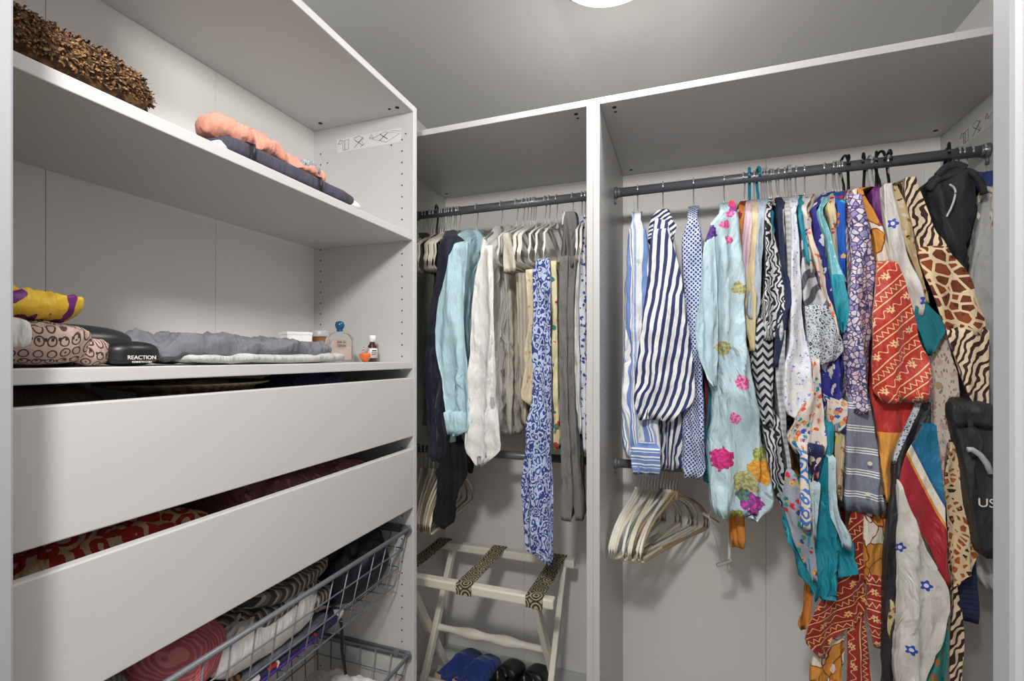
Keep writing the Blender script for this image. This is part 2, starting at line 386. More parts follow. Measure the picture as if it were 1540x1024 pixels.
# ------------------------------------------------------------------ hangers: plane = local YZ, origin at the rod's centre
def hook_path(big=0):
    rr = RR + .003 + big; pts = []
    for k in range(15):
        a = R(-20 + k * 17); pts.append((0, rr * math.cos(a), rr * math.sin(a) - RR * 0 + (0 if not big else big * .6)))
    pts = [(0, -p[1], p[2]) for p in pts]
    pts += [(0, .010, -.035), (0, .002, -.05), (0, 0, -.062), (0, 0, -.088)]
    return pts
def arm_path(w=.190, drop=.085, lower=.125, notch=True):
    half = [(0, -.080), (.018, -.086), (.04, -.098), (.075, -.112)]
    half += [(.125, -.112 - drop * .25), (.16, -.112 - drop * .5), (w - .01, -.112 - drop * .85), (w + .003, -.112 - drop * 1.1), (w + .002, -.112 - lower * .98), (w - .012, -.115 - lower), (.08, -.115 - lower)]
    left = [(0, -y, z) for y, z in half[1:]][::-1]
    return [(0, y, z) for y, z in half] + left
def hanger_proto(kind, lower):
    e = empty('clothes_hanger'); body, hk, r, hr, big = {
        'white': ('whiteh', 'chrome', .0042, .0021, 0), 'cream': ('cream', 'chrome', .0042, .0021, 0), 'sage': ('sage', 'chrome', .0046, .0021, 0),
        'tan': ('tan', 'chrome', .0042, .0021, 0), 'black': ('black', 'black', .0042, .0036, .008), 'teal': ('teal', 'teal', .0045, .0042, .006),
        'grey': ('greyh', 'greyh', .003, .0026, .003)}[kind]
    MB().tube(hook_path(big), hr, 8).build('hook', M[hk], e, True)
    b = MB().tube(arm_path(.20 if lower else .165), r, 8, True, flat=None)
    if kind in ('white', 'cream', 'sage', 'tan'): b.tube([(0, 0, -.072), (0, 0, -.10)], [.0045, .011], 8)
    b.build('hanger_body', M[body], e, True)
    return e
PROTO = {}; HYAW = {}                     # HYAW: how far a garment turns the hanger it hangs on
def hanger(kind, u, lower, yaw, label, group, depth=None, tilt=0):
    z = RZ2 if lower else RZ; x = onY(u, 500, RY).x
    key = (kind, lower)
    if key not in PROTO: e = PROTO[key] = hanger_proto(kind, lower)
    else:
        e = PROTO[key].copy(); COL.objects.link(e)
        for ch in PROTO[key].children: k = ch.copy(); COL.objects.link(k); k.parent = e
    e.location = (x, RY, z); e.rotation_euler = (tilt, 0, HYAW.get(u, R(yaw)) if not lower else R(yaw)); tag(e, label, 'hanger', group); return x

# ------------------------------------------------------------------ cloth hanging from a rod, rows: (v, uL, uR) outline in the photo at the cloth's front plane
def smooth_rows(rows, step):
    out = []; n = len(rows)
    for i in range(n - 1):
        p0, p1, p2, p3 = rows[max(i-1, 0)], rows[i], rows[i+1], rows[min(i+2, n-1)]
        m = max(1, int(abs(p1[0] - p2[0]) / step))
        for k in range(m):
            t = k / m
            out.append([.5*((2*b) + (c_-a)*t + (2*a-5*b+4*c_-d)*t*t + (3*b-a-3*c_+d)*t**3) for a, b, c_, d in zip(p0, p1, p2, p3)])
            out[-1][0] = p1[0] + (p2[0] - p1[0]) * t
    out.append(list(rows[-1])); return out
def cloth_mesh(name, rows, mode, front, depth, hookx, seed, amp, freq, thick, top, n=56, sq=.62):
    """rings (z, x0, x1, y0, y1) lofted with folds"""
    rr = []
    for v, ul, ur in rows:
        if mode == 'y':
            a, b = onY(ul, v, front), onY(ur, v, front); rr.append(((a.z + b.z) / 2, a.x, b.x, front, front + depth))
        else:
            a = onX(ul, v, front); b = onX(ur, v, front); rr.append(((a.z + b.z) / 2 if False else a.z * .7 + b.z * .3, front - thick, front + thick, a.y, b.y))
    rr.sort(key=lambda q: -q[0]); z0 = rr[0][0]
    rings = smooth_rows(rr, .014)
    ztop = z0
    if top == 'neck' and hookx is not None:
        zn = max(RZ - .082, z0 + .015); f = rings[0]; ztop = zn
        if mode == 'y': cap = [zn, hookx - .016, hookx + .016, RY - .05, RY + .05]
        else: cap = [zn, front - .012, front + .012, RY - .05, RY + .05]
        m = 6; rings = [[cap[k] + (f[k] - cap[k]) * ((i / m) ** (.8 if k else 1)) for k in range(5)] for i in range(m)] + rings
    elif top == 'hid' and z0 < RZ - .2:
        cx = hookx if hookx is not None else (rr[0][1] + rr[0][2]) / 2; f = rings[0]
        zt = max(1.64, z0 + .08)
        hid = [[zt, cx - .005, cx + .005, RY - .015, RY + .02], [(zt + z0) / 2, cx - .006, cx + .006, RY - .03, RY + .03], [z0 + .04, cx - .008, cx + .008, RY - .05, RY + .05]]
        rings = [[hid[i][k] for k in range(5)] for i in range(3)] + rings
    elif top == 'none':
        f = rings[0]; dy = f[4] - f[3]; mx = (f[1] + f[2]) / 2; hw = (f[2] - f[1]) / 2
        rings = [[z0 + a, mx - hw * b, mx + hw * b, f[3] + dy * d, f[4] - dy * .1] for a, b, d in ((.016, .25, .75), (.012, .62, .5), (.006, .88, .2))] + rings
    rnd = random.Random(seed); ph = rnd.random() * 6.28; vs = []; uv = []; uv2 = []; zb = rings[-1][0]
    H_ = max(ztop - zb, .01)
    for ri, (z, x0, x1, y0, y1) in enumerate(rings):
        g = min(1, .25 + (ztop - z) / H_ * 1.1); hw = (x1 - x0) / 2; cx = (x0 + x1) / 2; arc = 0; prev = None
        am = amp * g * min(1, .35 + hw / .03 if mode == 'y' else 1)
        ring = []
        for k in range(n):
            th = -math.pi / 2 + 2 * math.pi * k / n; cc, ss = math.cos(th), math.sin(th)
            ex = math.copysign(abs(cc) ** sq, cc); ey = math.copysign(abs(ss) ** sq, ss); s = (ey + 1) / 2
            if mode == 'y':
                s = s ** 2.2; hx = hw * 1.07 * (1 - .40 * s); ccx = cx + (0 if hookx is None else (max(min(hookx, x1), x0) - cx) * .6 * s)
                x = ccx + hx * ex; y = y0 + (y1 - y0) * s
            else:
                x = cx + hw * ex * (.55 + .45 * min(1, 4 * s * (1.02 - s))); y = y0 + (y1 - y0) * s
            q = noise.noise(Vector((x * 16 + seed * 3.1, y * 9, z * 3.2 + seed)))
            q2 = noise.noise(Vector((x * 50 + seed, y * 26, z * 9.5 + seed * 2)))
            q3 = abs(noise.noise(Vector((x * 30 + z * 14 + seed, y * 12, z * 17 - x * 8 + seed * 5))))
            wv = 1 - 2 * abs(math.sin(freq * (x * 1.0 + y * .8) * 3.14 + ph + q * 1.8)) ** .8
            d = am * 1.35 * (.75 * wv + .8 * q + .55 * q2 - .75 * q3)
            nx, ny = cc, ss
            if mode == 'y': x += d * nx * .6; y += d * ny * 1.6
            else: x += d * nx * 1.5; y += d * ny * .6
            ring.append(Vector((x, y, z + (.006 * q if ri == len(rings) - 1 else 0))))
        # arc length from the front centre, both ways
        al = [0.] * n
        for k in range(1, n // 2 + 1): al[k] = al[k-1] + (ring[k] - ring[k-1]).length
        for k in range(n - 1, n // 2, -1): al[k] = al[(k+1) % n] - (ring[k] - ring[(k+1) % n]).length
        vs += ring; uv += [(al[k] + seed * .173, z) for k in range(n)]; uv2 += [(p.x, p.z) for p in ring]
    # inner turn of the hem, then closed inside
    last = vs[-n:]; ce = sum(last, Vector()) / n
    for sc, dz in ((.86, .004), (.7, .03)):
        vs += [ce + (p - ce) * sc + Vector((0, 0, dz)) for p in last]; uv += [(k * .01, zb) for k in range(n)]; uv2 += [(p.x, p.z) for p in last]
    m = len(vs) // n
    fs = [[i*n+k, (i+1)*n+k, (i+1)*n+(k+1)%n, i*n+(k+1)%n] for i in range(m-1) for k in range(n)]
    fs += [list(range(n)), [(m-1)*n+k for k in range(n)][::-1]]
    return mesh(name, vs, fs, uv, uv2, True)
SEED = [0]
def hang(name, label, cat, rows, mat, mode='y', front=1.385, depth=.30, hook=None, amp=.010, freq=14, thick=.028, top='neck', group=None, parent=None, n=56):
    """one garment (or, with parent, a part of one) hanging from the rod; hook = u of its hanger's hook"""
    SEED[0] += 1; hx = onY(hook, 500, RY).x if hook else None
    me = cloth_mesh(name, rows, mode, front, depth, hx, SEED[0], amp, freq, thick, top if not parent else 'none', n)
    if parent is None and hx is not None and top == 'neck' and mode == 'y' and hook not in HYAW:
        xf = (onY(rows[0][1], rows[0][0], front).x + onY(rows[0][2], rows[0][0], front).x) / 2
        HYAW[hook] = math.asin(max(-.6, min(.6, (xf - hx) / (RY - front))))
    o = link(name, me, mat, parent)
    if parent is None: tag(o, label, cat, group)
    elif label: o['label'] = label
    return o
def P(u, v, r, c1, c2, pet=5, Y=1.385): p = onY(u, v, Y); return (p.x, p.z, r, c1, c2, pet)

# ------------------------------------------------------------------ fabrics
W_, IV = c(236, 236, 234), c(232, 226, 212)
M['sh_wide'] = stripes('blue_white_wide_stripe', W_, [(.34, c(112, 140, 196)), (.62, W_), (.70, c(90, 118, 180)), (.76, W_), (.86, c(150, 172, 214))], .056)
M['cuff_wide'] = stripes('blue_white_cuff', c(112, 140, 196), [(.45, W_), (.55, c(112, 140, 196)), (.8, W_)], .022, 1)
M['sh_navy'] = stripes('navy_white_stripe', W_, [(.52, c(44, 54, 104))], .021, 0, R(10))
M['sh_navy2'] = stripes('navy_white_stripe_cross', W_, [(.5, c(40, 46, 92))], .013, 0, R(60))
M['dots'] = dotgrid('blue_dot_print', c(206, 214, 236), c(48, 60, 122), .0085, .36)
pk, pk2, yl, gr, pu, ol = c(214, 62, 140), c(240, 150, 190), c(232, 180, 70), c(140, 150, 70), c(108, 62, 150), c(150, 146, 96)
M['roses'] = spotted('aqua_rose_print', c(196, 222, 230), [
    P(1110, 434, .016, ol, c(196, 190, 140), 5), P(1087, 522, .018, ol, c(196, 190, 140), 5), P(1116, 574, .018, pk, pk2, 3), P(1106, 630, .015, pk, pk2, 3),
    P(1086, 690, .030, pk, c(190, 30, 110), 5), P(1146, 706, .034, yl, c(220, 140, 50), 5), P(1143, 682, .018, gr, c(190, 196, 110), 4), P(1122, 728, .030, ol, c(196, 190, 140), 7),
    P(1131, 756, .026, pk, pu, 5), P(1118, 744, .016, pu, c(70, 150, 70), 4), P(1108, 776, .018, gr, c(190, 196, 110), 4), P(1064, 352, .022, pu, c(60, 40, 110), 4),
    P(1090, 340, .012, pk2, pk, 3), P(1096, 362, .010, pk2, pk, 3), P(1098, 322, .012, pk2, pk, 4), P(1104, 312, .012, c(180, 40, 120), pu, 3)], warp=.02, wn=45, petalled=False)
M['redp'] = floral('dark_red_print', c(150, 44, 36), [c(60, 24, 26), c(196, 96, 40)], 60)
M['orange'] = solid('orange_chiffon', c(232, 150, 70)); M['pinkst'] = stripes('pink_fine_stripe', c(236, 208, 216), [(.5, c(226, 186, 200))], .012)
M['cream_c'] = solid('butter_cream_cotton', c(238, 218, 170)); M['paleblue'] = solid('pale_blue_linen', c(196, 212, 228))
M['tealc'] = solid('teal_cotton', c(28, 128, 140)); M['maroon'] = solid('maroon_cotton', c(120, 40, 52))
M['leafbw'] = organic('black_white_leaf', c(26, 26, 30), c(216, 216, 220), 26, 16, (1, 1, 1), .46)
M['chev'] = chevron('black_white_chevron', c(30, 30, 36), c(206, 208, 212), .022, 1.0, .034)
M['swirlbw'] = organic('black_white_scroll', c(24, 26, 34), c(208, 210, 214), 22, 14, (1, 1, 1), .5)
M['navy'] = solid('navy_crepe', c(40, 50, 84)); M['gingham'] = stripes('grey_white_check', c(206, 206, 206), [(.55, c(176, 178, 180))], .016, 1)
M['lav'] = floral('lavender_leaf_print', c(226, 228, 236), [c(120, 138, 196), c(158, 170, 214)], 95, .26, c(240, 232, 216), 50)
M['greyswirl'] = organic('grey_swirl_print', c(92, 94, 100), c(198, 200, 204), 7, 5, (1, 1, 1), .42, R(60))
M['leopgrey'] = cells('grey_leopard', c(200, 204, 212), [c(120, 128, 142), c(60, 64, 74)], 120, .14, c(226, 230, 236))
M['coral'] = floral('coral_white_print', c(236, 214, 196), [c(222, 84, 50), c(240, 140, 100)], 70, .34)
M['blueleaf'] = floral('navy_leaf_print', c(50, 52, 140), [c(226, 224, 226), c(66, 66, 150)], 36, .30, c(224, 222, 226), 26, .02)
M['turq'] = solid('turquoise_silk', c(38, 158, 178), rough=.5); M['turqlace'] = floral('turquoise_lace', c(132, 200, 212), [c(214, 232, 234), c(170, 216, 222)], 85, .26)
M['brightblue'] = floral('bright_blue_floral', c(28, 92, 190), [c(226, 52, 40), c(240, 180, 120), c(60, 176, 190), c(232, 120, 30)], 34, .34)
M['smallfl'] = floral('red_blue_small_floral', c(230, 224, 220), [c(206, 60, 60), c(70, 90, 190), c(40, 160, 170)], 70, .32)
M['greystr'] = stripes('grey_white_fine_stripe', c(150, 150, 160), [(.6, c(214, 214, 218))], .010, 0, R(30))
M['magenta'] = floral('magenta_floral', c(214, 60, 120), [c(230, 90, 40), c(240, 170, 190)], 60, .36)
M['petal'] = cells('lilac_petal_knit', c(74, 70, 112), [c(226, 210, 214), c(214, 204, 218), c(214, 182, 190), c(150, 140, 186)], 78, .085, None, (1, 1.1, 1))
M['linen'] = stripes('grey_linen_white_stripe', c(128, 132, 148), [(.55, W_), (.60, c(128, 132, 148)), (.66, W_), (.71, c(128, 132, 148)), (.77, W_), (.82, c(128, 132, 148))], .055, 1, R(4))
M['leafor'] = cells('orange_leaf_silk', c(150, 72, 30), [c(226, 156, 66), c(240, 230, 214), c(240, 230, 214), c(222, 150, 70)], 20, .022, None, (1, .7, 1), .05)
RED, CRM = c(190, 44, 34), c(244, 206, 150)
M['band1'] = bandana('red_bandana', c(205, 50, 38), CRM, R(-40)); M['band2'] = bandana('dark_red_bandana', c(150, 26, 22), c(236, 180, 110), R(-48))
M['band3'] = bandana('red_bandana_upright', c(176, 40, 34), CRM, R(90)); M['band4'] = bandana('red_bandana_level', c(184, 42, 34), CRM, 0)
M['redor'] = zones('red_and_amber_silk', (R(90), [(onY(1345, 757, 1.4).z, c(232, 160, 66)), (onY(1345, 650, 1.4).z, c(196, 44, 38))]))
M['blacksilk'] = solid('black_silk', c(46, 45, 50), rough=.45)
WB = c(222, 218, 210); bl, bl2 = c(42, 72, 178), c(226, 226, 236)
M['blueflower'] = spotted('white_silk_blue_flowers', WB, [P(u, v, .012, bl, bl2, 5, 1.37) for u, v in ((1388, 876), (1363, 968), (1349, 819), (1411, 848), (1425, 937), (1396, 1020), (1343, 336), (1392, 452))], rough=.45, warp=.002)
_a = onY(1372, 690, 1.375); _b = onY(1420, 780, 1.375); _n = Vector((_a.z - _b.z, 0, _b.x - _a.x)).normalized(); _k = _n.dot(_a); _ang = math.atan2(_n.z, _n.x)
M['crimson'] = zones('crimson_teal_silk', (_ang, [(_k - .2, c(168, 30, 46)), (_k - .012, c(226, 150, 60)), (_k - .006, c(232, 226, 206)), (_k + .006, c(30, 90, 150)), (_k + .010, c(18, 112, 150))]), .4)
M['purple'] = solid('purple_silk', c(112, 44, 124), rough=.5); M['goldprint'] = floral('gold_brown_print', c(206, 184, 140), [c(150, 96, 40), c(110, 70, 30), c(220, 210, 190)], 60, .36)
M['palefl'] = floral('pale_rose_print', c(222, 208, 196), [c(196, 150, 150), c(184, 160, 116), c(214, 180, 176)], 38, .30, c(150, 140, 120), 90)
M['zebra'] = organic('brown_zebra_silk', c(58, 30, 22), c(234, 212, 182), 22, 9, (1, 1, 1), .42, R(30))
M['giraffe'] = cells('giraffe_silk', c(232, 208, 168), [c(112, 52, 26), c(140, 66, 30)], 38, .10, c(84, 38, 20))
M['leopard'] = cells('leopard_silk', c(232, 208, 168), [c(150, 74, 28), c(60, 32, 20), c(170, 90, 40)], 62, .17, c(190, 110, 50))
M['blackwool'] = solid('black_fleece', c(46, 46, 52), .2, .85); M['greyknit'] = solid('grey_fuzzy_knit', c(196, 196, 194)); M['bluecot'] = solid('blue_cotton', c(50, 70, 130))
M['bagblack'] = solid('black_nylon', c(44, 45, 50), rough=.6); M['quilt'] = stripes('navy_quilted', c(40, 48, 84), [(.85, c(20, 24, 48))], .012, 1)
M['batik'] = floral('teal_brown_batik', c(60, 150, 144), [c(170, 120, 80), c(90, 176, 168)], 34, .34)
M['embro'] = floral('embroidered_border', c(150, 156, 170), [c(190, 36, 44), c(40, 140, 110), c(220, 170, 60), c(40, 60, 130)], 60, .36)
M['lacegrey'] = floral('pale_blue_lace', c(186, 208, 216), [c(220, 228, 230), c(150, 176, 190)], 110, .28)
M['paisw'] = paisley('white_blue_paisley', c(70, 120, 190), c(228, 214, 200), 30, 18); M['multi'] = floral('bright_mixed_print', c(226, 214, 204), [c(40, 90, 190), c(220, 90, 40), c(30, 150, 160), c(226, 150, 90)], 64, .42)
M['navycream'] = floral('navy_cream_floral', c(36, 38, 84), [c(230, 214, 196), c(216, 120, 90)], 40, .34); M['tanfl'] = floral('tan_rose_print', c(214, 196, 160), [c(200, 60, 100), c(160, 120, 70), c(220, 210, 120)], 50, .36)
M['velvet'] = solid('navy_velvet', c(22, 27, 52), rough=.7, sheen=.15); M['blackc'] = solid('black_jersey', c(22, 21, 24))
M['aqua'] = solid('aqua_linen', c(188, 220, 228), .05); M['whitec'] = solid('white_linen', c(232, 230, 226), .04); M['offw'] = solid('off_white_crepe', c(214, 206, 194), .06)
M['greige'] = stripes('greige_gather', c(196, 188, 174), [(.6, c(170, 160, 146))], .012); M['cream_l'] = floral('cream_gold_lace', c(226, 212, 178), [c(196, 170, 110), c(234, 226, 204)], 60, .3)
M['bluepais'] = paisley('blue_paisley', c(48, 62, 130), c(190, 202, 228), 62, 15, (1, .7, 1)); M['redyel'] = floral('yellow_red_floral', c(232, 218, 176), [c(206, 64, 40), c(230, 190, 90), c(60, 130, 120)], 30, .30)
M['greywool'] = solid('grey_flannel', c(128, 126, 124)); M['bluewh'] = floral('blue_white_blotch', c(224, 226, 232), [c(44, 62, 140), c(60, 80, 160)], 70, .36)
M['olive'] = solid('olive_cotton', c(84, 92, 74)); M['charcoal'] = solid('charcoal_cotton', c(60, 58, 58))

# ------------------------------------------------------------------ garments of the wider wardrobe
G = 'clothes on the upper rod of the wider wardrobe'
def g(*a, **k): k.setdefault('group', G); return hang(*a, **k)
s = g('shirt', 'shirt with wide blue and white stripes beside the wardrobe divider', 'shirt', [(330,950,964),(345,946,972),(378,942,977),(450,938,981),(508,934,985),(560,932,988),(625,930,990),(668,932,992),(692,944,992)], M['sh_wide'], hook=959, depth=.34)
hang('cuff', 'cuff with level blue stripes', None, [(674,948,992),(690,948,993),(706,949,993),(716,952,991)], M['cuff_wide'], front=1.372, depth=.05, parent=s, amp=.004)
s = g('blouse', 'blouse with narrow navy and white stripes and a tied collar', 'blouse', [(338,982,1014),(393,982,1020),(470,982,1026),(600,985,1029),(650,990,1031),(690,991,1030),(707,993,1028)], M['sh_navy'], hook=997, front=1.42, depth=.32)
hang('sleeve', None, None, [(346,980,1004),(370,977,1012),(393,976,1018),(420,973,1024),(478,965,1034),(537,959,1042),(584,955,1045),(610,953,1038),(632,960,1012)], M['sh_navy'], front=1.36, depth=.06, parent=s, amp=.006)
hang('collar', None, None, [(315,988,1003),(324,979,1010),(338,975,1016),(352,973,1000),(362,973,985)], M['sh_navy2'], front=1.44, depth=.14, parent=s, amp=.008)
hang('tie_end', None, None, [(330,1003,1010),(338,1004,1018),(348,1006,1017),(358,1009,1012)], M['sh_navy2'], front=1.41, depth=.02, parent=s, amp=.004)
g('blouse', 'blouse with tiny dark dots on pale blue beside the striped blouse', 'blouse', [(331,1034,1050),(352,1025,1056),(420,1026,1056),(480,1028,1056),(540,1030,1058),(600,1032,1060),(655,1029,1063),(705,1023,1064),(720,1025,1050)], M['dots'], hook=1043, front=1.40, depth=.32)
g('blouse', 'teal blouse glimpsed behind the aqua floral shirt', 'blouse', [(545,1060,1078),(640,1062,1076),(700,1059,1076),(726,1058,1075)], M['tealc'], front=1.47, depth=.2, top='hid')
g('blouse', 'dark maroon top glimpsed behind the aqua floral shirt', 'top', [(560,1059,1066),(640,1061,1068),(694,1062,1068)], M['maroon'], front=1.46, depth=.2, top='hid')
s = g('shirt', 'long aqua shirt printed with pink and yellow roses', 'shirt', [(318,1082,1108),(330,1070,1110),(368,1056,1112),(420,1054,1118),(480,1048,1118),(520,1048,1122),(560,1058,1131),(590,1072,1137),(625,1071,1145),(672,1067,1154),(730,1066,1159),(766,1068,1158),(780,1078,1140)], M['roses'], hook=1089, front=1.37, depth=.20, amp=.012, n=72)
hang('collar', 'magenta lined collar', None, [(306,1096,1106),(314,1092,1108),(330,1094,1108),(345,1097,1104)], M['magenta'], front=1.41, depth=.03, parent=s, amp=.003)
hang('sleeve', None, None, [(340,1068,1074),(380,1058,1077),(420,1053,1080),(480,1047,1084),(530,1046,1084),(560,1056,1082),(582,1072,1080)], M['roses'], front=1.355, depth=.03, parent=s, amp=.008)
g('blouse', 'dark red printed blouse sliver beside the aqua floral shirt', 'blouse', [(338,1101,1109),(380,1102,1110),(430,1103,1109)], M['redp'], front=1.42, depth=.24, hook=1119)
g('blouse', 'sheer orange blouse with its hem below the aqua floral shirt', 'blouse', [(325,1107,1120),(388,1107,1118),(600,1100,1122),(780,1094,1121),(812,1096,1122),(827,1098,1121)], M['orange'], front=1.45, depth=.2, hook=1119)
g('shirt', 'pale pink finely striped shirt', 'shirt', [(322,1121,1131),(370,1115,1128),(416,1111,1125),(445,1112,1122)], M['pinkst'], front=1.40, depth=.28, hook=1127)
g('shirt', 'butter yellow cotton shirt', 'shirt', [(322,1131,1141),(370,1126,1138),(420,1117,1135),(480,1122,1136),(528,1129,1135)], M['cream_c'], front=1.40, depth=.28, hook=1134)
g('shirt', 'pale blue short-sleeved linen shirt', 'shirt', [(320,1140,1152),(380,1136,1150),(454,1125,1146),(470,1125,1144),(478,1128,1141)], M['paleblue'], front=1.385, depth=.3, hook=1145)
g('blouse', 'black and white leaf print blouse', 'blouse', [(322,1150,1160),(378,1152,1173),(420,1151,1180),(464,1146,1183),(500,1140,1172),(512,1142,1166)], M['leafbw'], front=1.39, depth=.3, hook=1149)
g('dress', 'black and white dress with chevron stripes turning to scrolls', 'dress', [(480,1140,1164),(540,1134,1166),(596,1142,1168),(640,1147,1174)], M['chev'], front=1.40, depth=.22, top='hid')
g('skirt', 'black and white scroll print skirt below the chevron dress', 'skirt', [(630,1146,1173),(654,1148,1176),(700,1157,1182),(730,1162,1186),(765,1174,1200),(776,1184,1204)], M['swirlbw'], front=1.405, depth=.18, top='hid')
g('blouse', 'navy crepe blouse with a pointed sleeve', 'blouse', [(318,1170,1178),(360,1172,1182),(407,1175,1185),(436,1178,1193),(448,1177,1195),(469,1167,1185),(516,1165,1181),(552,1164,1172)], M['navy'], front=1.385, depth=.3, hook=1171)
g('shirt', 'sheer grey and white checked shirt', 'shirt', [(316,1180,1190),(360,1182,1192),(430,1183,1192),(516,1170,1182),(578,1168,1184),(656,1176,1187),(712,1184,1195),(722,1186,1194)], M['gingham'], front=1.40, depth=.3, hook=1180)
g('blouse', 'white blouse printed with lavender leaves', 'blouse', [(316,1190,1199),(360,1191,1204),(407,1190,1207),(454,1190,1211),(516,1188,1217),(547,1181,1221),(609,1181,1224),(626,1186,1224),(634,1200,1222)], M['lav'], front=1.38, depth=.3, hook=1189)
s = g('blouse', 'grey blouse with large swirls and a leopard hem', 'blouse', [(325,1203,1210),(372,1206,1216),(407,1207,1230),(438,1210,1238),(466,1212,1247)], M['greyswirl'], front=1.385, depth=.3, hook=1197)
hang('hem', 'leopard print hem', None, [(460,1212,1246),(480,1213,1256),(500,1214,1264),(528,1219,1272),(540,1221,1262),(550,1222,1240)], M['leopgrey'], front=1.375, depth=.1, parent=s, amp=.006)
g('top', 'narrow teal top between the lavender and coral prints', 'top', [(322,1202,1208),(370,1209,1216),(398,1214,1219)], M['turq'], front=1.375, depth=.28, hook=1197)
g('blouse', 'white blouse with small red and blue flowers', 'blouse', [(315,1206,1214),(345,1211,1221),(385,1216,1223),(410,1219,1224)], M['smallfl'], front=1.39, depth=.3, hook=1210)
g('blouse', 'coral and white flowered blouse', 'blouse', [(350,1215,1221),(407,1230,1243),(440,1236,1251),(485,1245,1260),(508,1256,1263)], M['coral'], front=1.375, depth=.2, hook=1210)
g('blouse', 'navy blouse with white leaf print', 'blouse', [(312,1221,1230),(345,1223,1241),(390,1226,1246),(470,1228,1262),(540,1224,1274),(600,1229,1273),(650,1240,1272)], M['blueleaf'], front=1.40, depth=.26, hook=1241)
s = g('blouse', 'turquoise lace blouse with a plain turquoise sleeve end', 'blouse', [(314,1231,1240),(340,1236,1250),(360,1244,1256),(391,1248,1263),(425,1252,1271)], M['turqlace'], front=1.375, depth=.3, hook=1241)
hang('sleeve_end', None, None, [(416,1251,1270),(446,1254,1276),(470,1257,1278),(490,1261,1276),(502,1266,1273)], M['turq'], front=1.365, depth=.05, parent=s, amp=.008)
g('blouse', 'bright blue blouse with red and orange flowers', 'blouse', [(303,1259,1272),(340,1258,1273),(375,1258,1274),(420,1263,1275),(445,1266,1275)], M['brightblue'], front=1.39, depth=.3, hook=1253)
g('top', 'red and cream flowered top beside the bright blue blouse', 'top', [(308,1244,1256),(340,1250,1259),(380,1254,1262),(400,1256,1262)], M['tanfl'], front=1.395, depth=.3, hook=1253)
g('blouse', 'grey and white finely striped blouse', 'blouse', [(345,1271,1277),(400,1274,1284),(445,1274,1283)], M['greystr'], front=1.40, depth=.28, hook=1262)
g('top', 'magenta flowered top beside the lilac petal print', 'top', [(315,1274,1284),(360,1278,1286),(405,1281,1286)], M['magenta'], front=1.39, depth=.3, hook=1266)
g('cardigan', 'lilac and white petal patterned cardigan', 'cardigan', [(293,1275,1296),(335,1283,1307),(366,1285,1313),(420,1284,1320),(479,1278,1317),(537,1276,1313),(596,1275,1311),(614,1278,1310),(623,1284,1304)], M['petal'], front=1.37, depth=.3, hook=1276, amp=.012)
s = g('shirt', 'grey linen shirt with white stripes and buttons', 'shirt', [(600,1276,1310),(640,1273,1318),(720,1273,1328),(755,1270,1335),(772,1272,1337)], M['linen'], front=1.385, depth=.16, top='hid', amp=.005)
for u, v in ((1308, 697), (1305, 743)):
    p = onY(u, v, 1.378); MB().tube([(p.x, p.y, p.z), (p.x, p.y - .003, p.z)], .005, 12).build('button', M['cream'], s)
s = g('scarf', 'orange and white leaf silk scarf turning into red bandana print', 'scarf', [(284,1282,1300),(314,1299,1316),(352,1313,1333),(403,1320,1354)], M['leafor'], front=1.375, depth=.16, hook=1299, amp=.006)
hang('bandana_end', 'red bandana print with cream flowers', None, [(396,1320,1352),(420,1319,1363),(449,1316,1372),(479,1313,1381),(508,1313,1387),(537,1311,1395),(572,1311,1404),(592,1313,1401),(606,1330,1393)], M['band1'], front=1.345, depth=.06, parent=s, amp=.006, n=72)
g('scarf', 'silk scarf in plain red and amber below the bandana print', 'scarf', [(598,1311,1384),(640,1318,1372),(680,1326,1361),(720,1330,1357),(757,1334,1353)], M['redor'], front=1.385, depth=.07, top='hid')
s = g('scarf', 'long black silk scarf with a gold sequinned edge', 'scarf', [(606,1382,1401),(640,1368,1398),(690,1347,1372),(730,1344,1358),(781,1338,1357),(850,1333,1350),(940,1331,1347),(1040,1330,1348)], M['blacksilk'], front=1.375, depth=.06, top='hid', amp=.008)
hang('gold_edge', 'gold sequins', None, [(912,1340,1346),(930,1336,1350),(950,1335,1351),(975,1342,1350)], M['goldprint'], front=1.366, depth=.02, parent=s, amp=.004)
hang('woven_border', 'black and white woven border', None, [(606,1376,1386),(640,1362,1372),(680,1346,1354),(700,1343,1348)], M['leopgrey'], front=1.372, depth=.015, parent=s, amp=.002)
g('scarf', 'grey-green patterned scarf with a purple fold', 'scarf', [(283,1312,1328),(310,1312,1331),(344,1322,1332),(385,1329,1337)], M['purple'], front=1.395, depth=.16, hook=1318)
s = g('scarf', 'white silk scarf printed with small blue flowers', 'scarf', [(276,1330,1343),(327,1332,1356),(403,1344,1378),(454,1361,1393),(472,1372,1390)], M['blueflower'], front=1.365, depth=.14, hook=1336, amp=.006)
hang('long_end', None, None, [(735,1353,1360),(781,1350,1378),(814,1347,1392),(848,1346,1409),(881,1346,1428),(915,1346,1431),(949,1347,1422),(982,1347,1409),(1040,1347,1396)], M['blueflower'], front=1.345, depth=.03, parent=s, amp=.010, n=72)
s = g('scarf', 'crimson and teal bordered silk scarf', 'scarf', [(640,1388,1410),(680,1366,1416),(713,1356,1419),(747,1355,1421),(781,1367,1422),(814,1391,1425),(848,1408,1428),(885,1424,1431)], M['crimson'], front=1.362, depth=.03, top='hid', amp=.005)
hang('upper_fold', None, None, [(462,1377,1400),(480,1374,1420),(500,1384,1423),(520,1391,1413),(534,1396,1402)], M['tealc'], front=1.37, depth=.02, parent=s, amp=.004)
